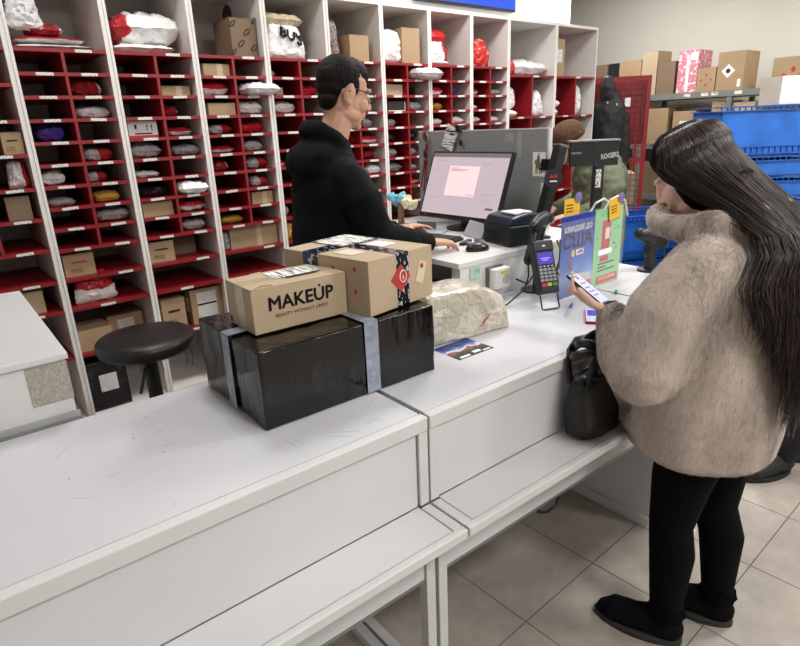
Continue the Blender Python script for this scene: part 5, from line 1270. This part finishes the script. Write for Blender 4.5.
# thumb of a left hand with the palm up points to her left
if (hm.to_3x3() @ Vector((0, 1, 0))).y < 0: hm = hm @ Matrix.Diagonal((1, -1, 1, 1))
hand_shapes(mb, hm, [.5, .45, .45, .5], thumb=(.055, .01, -.02), s=.92)
mb2 = fr(Vector((.22, -.12, .99)), (.7, .7, -.05), (0, -.4, 1)); hand_shapes(mb, mb2, .35, s=.9)
wom = tag(obj('person', fuse(mb, 'person', skin2, .0036, 3), None, WB, (0, 0, WA)), 'person with long dark hair in a taupe fur coat looking at a phone', 'person')
ph = thing('phone', 'phone with a lit white screen held over the counter', 'phone', pc)
ph.rotation_euler = frame((0, 0, 0), wx, ax, nrm).to_euler()
MB().box(-.037, -.076, -.004, .037, .076, .004).build('phone_body', black_gl, ph, bevel=.003)
MB().box(-.034, -.072, .0041, .034, .072, .0046).build('screen', emis('white screen', '#d7d5ea', .9), ph)
for i, z in enumerate((.03, .012, -.004, -.02)): MB().box(-.024, z, .0047, .018-.008*(i % 2), z+.004, .005).build('screen_text_line', emis('screen grey text', '#86849c', .6), ph)
MB().box(-.03, -.07, .0047, .03, -.048, .005).build('screen_panel', emis('screen dark panel', '#4c4a48', .5), ph)
MB().box(-.008, .05, .0047, .008, .062, .005).build('camera_patch', emis('screen dark patch', '#3a3a4a', .5), ph)
# coat
def fur_mat():
    m, nt, b = base('taupe mink fur'); L = nt.links; tc = nn(nt, 'ShaderNodeTexCoord'); mp = nn(nt, 'ShaderNodeMapping'); mp.inputs['Scale'].default_value = (1, 1, .28); L.new(tc.outputs['Object'], mp.inputs[0])
    n1 = nn(nt, 'ShaderNodeTexNoise'); n1.inputs['Scale'].default_value = 7; n1.inputs['Detail'].default_value = 3; L.new(mp.outputs[0], n1.inputs['Vector'])
    n2 = nn(nt, 'ShaderNodeTexNoise'); n2.inputs['Scale'].default_value = 150; n2.inputs['Detail'].default_value = 4; L.new(mp.outputs[0], n2.inputs['Vector'])
    ad = nn(nt, 'ShaderNodeMath', operation='MULTIPLY_ADD'); L.new(n2.outputs['Fac'], ad.inputs[0]); ad.inputs[1].default_value = .35; L.new(n1.outputs['Fac'], ad.inputs[2])
    r = nn(nt, 'ShaderNodeValToRGB'); r.color_ramp.elements[0].position = .48; r.color_ramp.elements[0].color = lin('#756a63'); r.color_ramp.elements[1].position = .9; r.color_ramp.elements[1].color = lin('#d0c1b4')
    e_ = r.color_ramp.elements.new(.62); e_.color = lin('#ab9d93')
    L.new(ad.outputs[0], r.inputs[0]); L.new(r.outputs[0], b.inputs['Base Color']); b.inputs['Roughness'].default_value = .75; b.inputs['Sheen Weight'].default_value = .4; b.inputs['Sheen Roughness'].default_value = .4
    b.inputs['Specular IOR Level'].default_value = .2; return m
fur = fur_mat()
mb = MB()
mb.rings([(.026, 0, .664, .182, .195), (.026, 0, .68, .197, .21), (.018, 0, .76, .205, .22), (.012, 0, .86, .205, .225), (.004, 0, 1.0, .19, .22), (-.004, 0, 1.12, .175, .22), (-.006, 0, 1.2, .16, .215), (-.002, 0, 1.26, .135, .185), (.01, 0, 1.31, .11, .13), (.03, 0, 1.34, .09, .095)], 32)
mb.limb([(.02, .17, 1.235), (.075, .235, 1.12), (.105, .265, .97)], [.088, .098, .098], 16); mb.limb([(.105, .265, .97), (.165, .24, 1.01), tuple(wrist*.88+elb*.12)], [.098, .086, .053], 16)
mb.limb([(.02, -.17, 1.235), (.06, -.235, 1.12), (.06, -.255, .98)], [.088, .095, .092], 16); mb.limb([(.06, -.255, .98), (.13, -.21, .985), (.20, -.135, .99)], [.092, .08, .062], 16)
mb.limb([(.15, .10, .93), (.262, .065, .815), (.272, .05, .775)], [.08, .078, .062], 14); mb.ell((.12, 0, .745), (.135, .18, .08), n=18)
mb.limb([(.17, .06, 1.315), (.20, 0, 1.325), (.17, -.06, 1.315)], [.036, .04, .036], 12); mb.limb([(.17, .06, 1.315), (.10, .105, 1.315), (.02, .11, 1.33), (-.06, .06, 1.35), (-.08, 0, 1.355), (-.06, -.06, 1.35), (.02, -.11, 1.33), (.10, -.105, 1.315), (.17, -.06, 1.315)], [.036, .04, .042, .045, .045, .045, .042, .04, .036], 12)
me = fuse(mb, 'fur_coat', fur, .009, 4, lambda c: .008*noise.noise(Vector((c.x*8, c.y*8, c.z*4)))+.001*noise.noise(c*35))
coat = obj('fur_coat', me, wom)
# short guard hairs
me.calc_loop_triangles(); rr = random.Random(2); tri = []; acc = 0; cum = []
for lt in me.loop_triangles: acc += lt.area; cum.append(acc)
import bisect
v = []; f = []; NV = me.vertices
for k in range(110000):
    lt = me.loop_triangles[bisect.bisect(cum, rr.random()*acc)]; a, b_, c_ = (NV[i].co for i in lt.vertices)
    u1, u2 = rr.random(), rr.random()
    if u1+u2 > 1: u1, u2 = 1-u1, 1-u2
    p = a+(b_-a)*u1+(c_-a)*u2; n_ = lt.normal
    dn = Vector((0, 0, -1)); dn = dn-n_*dn.dot(n_); d = (n_*.4+dn*.9+Vector((rr.uniform(-.4, .4), rr.uniform(-.4, .4), rr.uniform(-.3, .3)))).normalized()
    sd = d.cross(n_); sd = sd.normalized()*.0009 if sd.length > 1e-4 else Vector((.0011, 0, 0)); L_ = rr.uniform(.003, .0065)
    i = len(v); v += [tuple(p-sd), tuple(p+sd), tuple(p+d*L_)]; f.append((i, i+1, i+2))
fm = bpy.data.meshes.new('fur_pile'); fm.from_pydata(v, [], f); fm.materials.append(fur); fo = obj('fur_pile', fm, coat); fo['kind'] = 'stuff'
blk = pm('black jersey', '#050507', .9, .2, 14, .05, 40, spec=.12)
d = (elb-wrist).normalized(); MB().tube([wrist+d*.06, wrist+d*.02, wrist-d*.012], [.040, .036, .033], 16).build('inner_cuff', blk, wom, smooth=True)
mb = MB(); mb.rings([(0, 0, .70, .13, .165), (0, 0, .82, .135, .165)], 20)
mb.limb([(.0, .085, .76), (.03, .09, .58), (.042, .095, .42), (.028, .097, .32), (.026, .10, .085)], [.105, .083, .063, .066, .045], 16); mb.limb([(-.02, -.085, .76), (-.025, -.09, .58), (-.03, -.09, .42), (-.06, -.088, .32), (-.075, -.085, .085)], [.105, .083, .063, .066, .045], 16)
obj('leggings', fuse(mb, 'leggings', blk, .007, 4), wom)
sue = pm('black suede', '#08080a', .95, .25, 25, .1, 90, spec=.15); trim = pm('black fur trim', '#050506', .95, .3, 60, .4, 200, spec=.1)
shoe('ankle_boot', (hl[0]+.008, hl[1]+.006, 0), (tl[0]+.02, tl[1], 0), wom, sue, pm('dark rubber sole', '#2c2b2b', .6), .10, .05, trim); shoe('ankle_boot', (hr[0]-.005, hr[1], 0), (tr_[0]+.04, tr_[1], 0), wom, sue, MATS['dark rubber sole'], .10, .05, trim)
# long hair: dark volume plus strands that run over the head, down the back of the coat
hm1 = pm('dark brown hair', '#120d0c', .8, .3, 30, .1, 150, stretch=(1, 1, .2), spec=.1)
def strand_mat():
    m, nt, b = base('dark hair strands'); L = nt.links; g = nn(nt, 'ShaderNodeNewGeometry'); r = nn(nt, 'ShaderNodeValToRGB')
    r.color_ramp.elements[0].color = lin('#18110f'); r.color_ramp.elements[1].color = lin('#5a443a'); e_ = r.color_ramp.elements.new(.6); e_.color = lin('#291e1c')
    L.new(g.outputs['Random Per Island'], r.inputs[0]); L.new(r.outputs[0], b.inputs['Base Color']); b.inputs['Roughness'].default_value = .35; return m
mb = MB()
for c, r in (((-.02, 0, .05), (.102, .092, .094)), ((.008, 0, .078), (.086, .078, .066)), ((-.05, 0, -.015), (.052, .08, .072)), ((-.012, .068, -.02), (.05, .024, .09)), ((-.012, -.068, -.02), (.05, .024, .09))): mb.ell(c, r, n=18, M=HW)
def crad(z):
    t_ = [(.8, .215, .235), (.9, .21, .235), (1.0, .195, .232), (1.12, .185, .232), (1.2, .175, .225), (1.27, .155, .19), (1.33, .14, .14), (1.4, .13, .12)]
    for (a, b1, b2), (c, d1, d2) in zip(t_, t_[1:]):
        if z <= c: q = max(0, (z-a)/(c-a)); return b1+(d1-b1)*q, b2+(d2-b2)*q
    return t_[-1][1:]
def cpt(phi, z, off):
    rx, ry = crad(z); return Vector((-(rx+off)*math.cos(phi), (ry+off)*math.sin(phi), z))
mb.limb([(.02, .02, 1.42), (-.05, .05, 1.335), cpt(.4, 1.24, -.03), cpt(.45, 1.12, -.02), cpt(.45, 1.0, -.02)], [.062, .042, .036, .03, .012], 14)
mb.limb([(.02, -.03, 1.42), (-.06, -.03, 1.335), cpt(-.25, 1.24, -.03), cpt(-.25, 1.12, -.025)], [.062, .042, .036, .02], 14)
obj('hair', fuse(mb, 'hair', hm1, .006, 3, lambda c: .004*noise.noise(Vector((c.x*45, c.y*45, c.z*8)))), wom)
def cat(P, n):
    out = []; P = [P[0]*2-P[1]]+P+[P[-1]*2-P[-2]]
    for i in range(1, len(P)-2):
        for k in range(n):
            t_ = k/n; a, b1, c, d1 = P[i-1], P[i], P[i+1], P[i+2]
            out.append(.5*((2*b1)+(c-a)*t_+(2*a-5*b1+4*c-d1)*t_*t_+(3*b1-a-3*c+d1)*t_**3))
    out.append(P[-2]); return out
rr = random.Random(11); sb = MB()
for k in range(3600):
    th = math.radians(rr.triangular(55, 305, 150)); lay = rr.uniform(0, 1)
    P = []
    part = Vector((rr.uniform(-.06, .07), rr.uniform(-.006, .006), .132))
    P.append(HW @ part)
    hR = 1.03+.05*lay
    for pol in (40, 75, 105):
        q = math.radians(pol); e_ = Vector((-.012+.107*hR*math.sin(q)*math.cos(th), .096*hR*math.sin(q)*math.sin(th), .038+.1*hR*math.cos(q))); P.append(HW @ e_)
    phi = math.radians(180-math.degrees(th))*.52+rr.uniform(-.12, .12); tip = 1.14-.30*math.exp(-((phi-.42)/.38)**2)*rr.uniform(.35, 1)-.06*rr.random(); w1, w2 = rr.uniform(-.05, .05), rr.uniform(-.07, .07)
    P.append(cpt(phi*1.0, 1.32, -.012+.046*lay)); P.append(cpt(phi+w1, 1.21, .008+.026*lay))
    P.append(cpt(phi*.95+w2, (1.21+tip)/2, .016+.022*lay)); P.append(cpt(phi*.8+.08+w1*1.5, tip, .010+.014*lay))
    pts = cat(P, 3); n_ = len(pts); r0 = rr.uniform(.0009, .0017)
    off = rr.uniform(0, 9); pts = [p+Vector((noise.noise(Vector((off, i*.35, 0))), noise.noise(Vector((off, i*.35, 5))), 0))*.011*(i/n_) for i, p in enumerate(pts)]
    sb.tube(pts, [r0*(1-.75*(i/n_)**2) for i in range(n_)], 3)
so = sb.build('hair_strands', strand_mat(), wom, smooth=True); so['kind'] = 'stuff'

# ---- the person in the brown beanie
oli = pm('olive padded nylon', '#585d45', .6, .2, 8, .3, 22)
fa = math.atan2(.65, -.76)
HB = Matrix.Translation((.215, 0, 1.448)) @ Matrix.Rotation(math.radians(25), 4, 'Y')
mb = MB(); head_shapes(mb, HB); mb.limb([(.16, 0, 1.40), (.03, 0, 1.32)], [.055, .065], 12); mb.rings([(0, 0, .8, .1, .15), (0, 0, 1.3, .1, .16)], 16)
leg_shapes(mb, (0, .09, .85), (.03, .1, .45), (0, .1, .08), (.15, .11, .04)); leg_shapes(mb, (0, -.09, .85), (.03, -.1, .45), (0, -.1, .08), (.15, -.11, .04))
for s in (-1, 1):
    mb.limb([(0, s*.18, 1.28), (.02, s*.26, 1.05), (.2, s*.2, 1.0)], [.05, .04, .027], 10); hand_shapes(mb, fr((.22, s*.19, 1.0), (1, -s*.1, -.1), (0, 0, 1)) @ Matrix.Diagonal((1, -s, 1, 1)), .4)
bp_ = tag(obj('person', fuse(mb, 'person', skin, .006, 2), None, (3.60, 2.22, 0), (0, 0, fa)), 'person in an olive padded jacket and brown knit beanie, behind the pole display', 'person')
mb = MB(); mb.ell((-.01, 0, .055), (.112, .096, .085), n=20, M=HB); mb.ell((-.012, 0, .03), (.115, .098, .045), n=20, M=HB)
obj('beanie', fuse(mb, 'beanie', pm('brown knit', '#4f311b', .9, .25, 60, .4, 90, stretch=(1, 1, .3)), .006, 3, lambda c: .002*noise.noise(c*50)), bp_)
mb = MB(); mb.rings([(-.02, 0, .74, .15, .19)]+[(-.02+.002*i, 0, .78+.06*i, .165+.012*(i % 2), .20+.012*(i % 2)) for i in range(9)]+[(0, 0, 1.33, .13, .17), (.03, 0, 1.40, .085, .10)], 28)
for s in (-1, 1):
    mb.limb([(0, s*.18, 1.28), (-.01, s*.25, 1.16), (.01, s*.27, 1.05)], [.085, .092, .088], 14); mb.limb([(.01, s*.27, 1.05), (.1, s*.24, 1.02), (.2, s*.2, 1.0)], [.088, .075, .055], 14)
obj('padded_jacket', fuse(mb, 'padded_jacket', oli, .01, 3, lambda c: .012*noise.noise(Vector((c.x*9, c.y*9, c.z*20)))+.005*noise.noise(c*30)), bp_)
mb = MB()
for s in (-1, 1): mb.limb([(0, s*.09, .86), (.03, s*.1, .45), (0, s*.1, .1)], [.1, .078, .06], 12)
obj('trousers', fuse(mb, 'trousers', pm('dark denim', '#1b1e28'), .012, 3), bp_)
for s in (-1, 1): shoe('shoe', (-.06, s*.1, 0), (.22, s*.12, 0), bp_, black_lea, black_pl)

# ---- the person in black trousers at the hall side
fa = math.atan2(.30, -.95); PB = Vector((3.02, .60, 0)); PR = Matrix.Rotation(fa, 4, 'Z')
def pl(x, y, z=0): return PR.inverted() @ (Vector((x, y, z))-PB)
hA, tA = pl(2.885, .685), pl(2.635, .80); hB_, tB = pl(3.20, .62), pl(2.96, .72)
aA, aB = hA*.8+tA*.2+Vector((0, 0, .09)), hB_*.8+tB*.2+Vector((0, 0, .09))
HP = Matrix.Translation((.06, 0, 1.66)); HPL = Matrix.Translation((-.12, .0, 0))
hipA, hipB = Vector((-.14, .06, .9)), Vector((-.14, -.1, .9))
mb = MB(); head_shapes(mb, Matrix.Translation((-.12, 0, 1.66))); mb.limb([(-.13, 0, 1.58), (-.14, 0, 1.46)], [.056, .066], 12)
mb.rings([(-.14, 0, .85, .1, .15), (-.14, 0, 1.1, .1, .14), (-.14, 0, 1.3, .11, .16), (-.14, 0, 1.45, .07, .12)], 18)
kA, kB = (hipA+aA)/2+Vector((.05, 0, 0)), (hipB+aB)/2+Vector((.04, 0, 0))
leg_shapes(mb, hipA, kA, aA, tA*.8+hA*.2+Vector((0, 0, .04))); leg_shapes(mb, hipB, kB, aB, tB*.8+hB_*.2+Vector((0, 0, .04)))
for s in (-1, 1):
    mb.limb([(-.14, s*.19, 1.4), (-.15, s*.24, 1.12), (-.1, s*.23, .88)], [.05, .04, .027], 10); hand_shapes(mb, fr((-.1, s*.23, .87), (.1, 0, -1), (0, s, 0)) @ Matrix.Diagonal((1, -1 if s > 0 else 1, 1, 1)), .3)
sp_ = tag(obj('person', fuse(mb, 'person', skin, .006, 2), None, PB, (0, 0, fa)), 'person in black trousers and black lace-up shoes standing beside the fur coat', 'person')
bt = pm('black trouser cloth', '#111114', .85, .2, 10, .15, 24)
mb = MB(); mb.rings([(-.14, 0, .84, .12, .17), (-.14, 0, .98, .125, .17)], 20)
for h_, k_, a_ in ((hipA, kA, aA), (hipB, kB, aB)): mb.limb([h_, k_, a_*.7+k_*.3, a_+Vector((-.006, 0, .02))], [.098, .08, .068, .060], 14)
obj('trousers', fuse(mb, 'trousers', bt, .008, 3, lambda c: .004*noise.noise(Vector((c.x*14, c.y*14, c.z*30)))), sp_)
mb = MB(); mb.rings([(-.14, 0, .9, .13, .18), (-.14, 0, 1.15, .13, .18), (-.14, 0, 1.35, .13, .2), (-.14, 0, 1.46, .09, .15), (-.14, 0, 1.5, .07, .09)], 24)
for s in (-1, 1): mb.limb([(-.14, s*.18, 1.41), (-.15, s*.245, 1.12), (-.1, s*.235, .9)], [.075, .065, .045], 12)
obj('jacket', fuse(mb, 'jacket', jk, .01, 3), sp_)
mb = MB(); mb.ell((-.02, 0, .05), (.1, .09, .09), n=16, M=Matrix.Translation((-.12, 0, 1.66))); obj('hair', fuse(mb, 'hair', hairm, .006, 2), sp_)
for h_, t_ in ((hA, tA), (hB_, tB)):
    s_ = shoe('lace_up_shoe', h_, t_, sp_, pm('black nubuck', '#1c1c1d', .75, .2, 30, .15, 80), pm('black rubber sole', '#0d0d0d', .6), .10, .052)
    L_ = (t_-h_).length
    for i in range(4): MB().tube([(L_*.42+.022*i, -.026, .098-.012*i), (L_*.42+.022*i, 0, .108-.012*i), (L_*.42+.022*i, .026, .098-.012*i)], .0035, 6).build('lace', black_pl, s_)
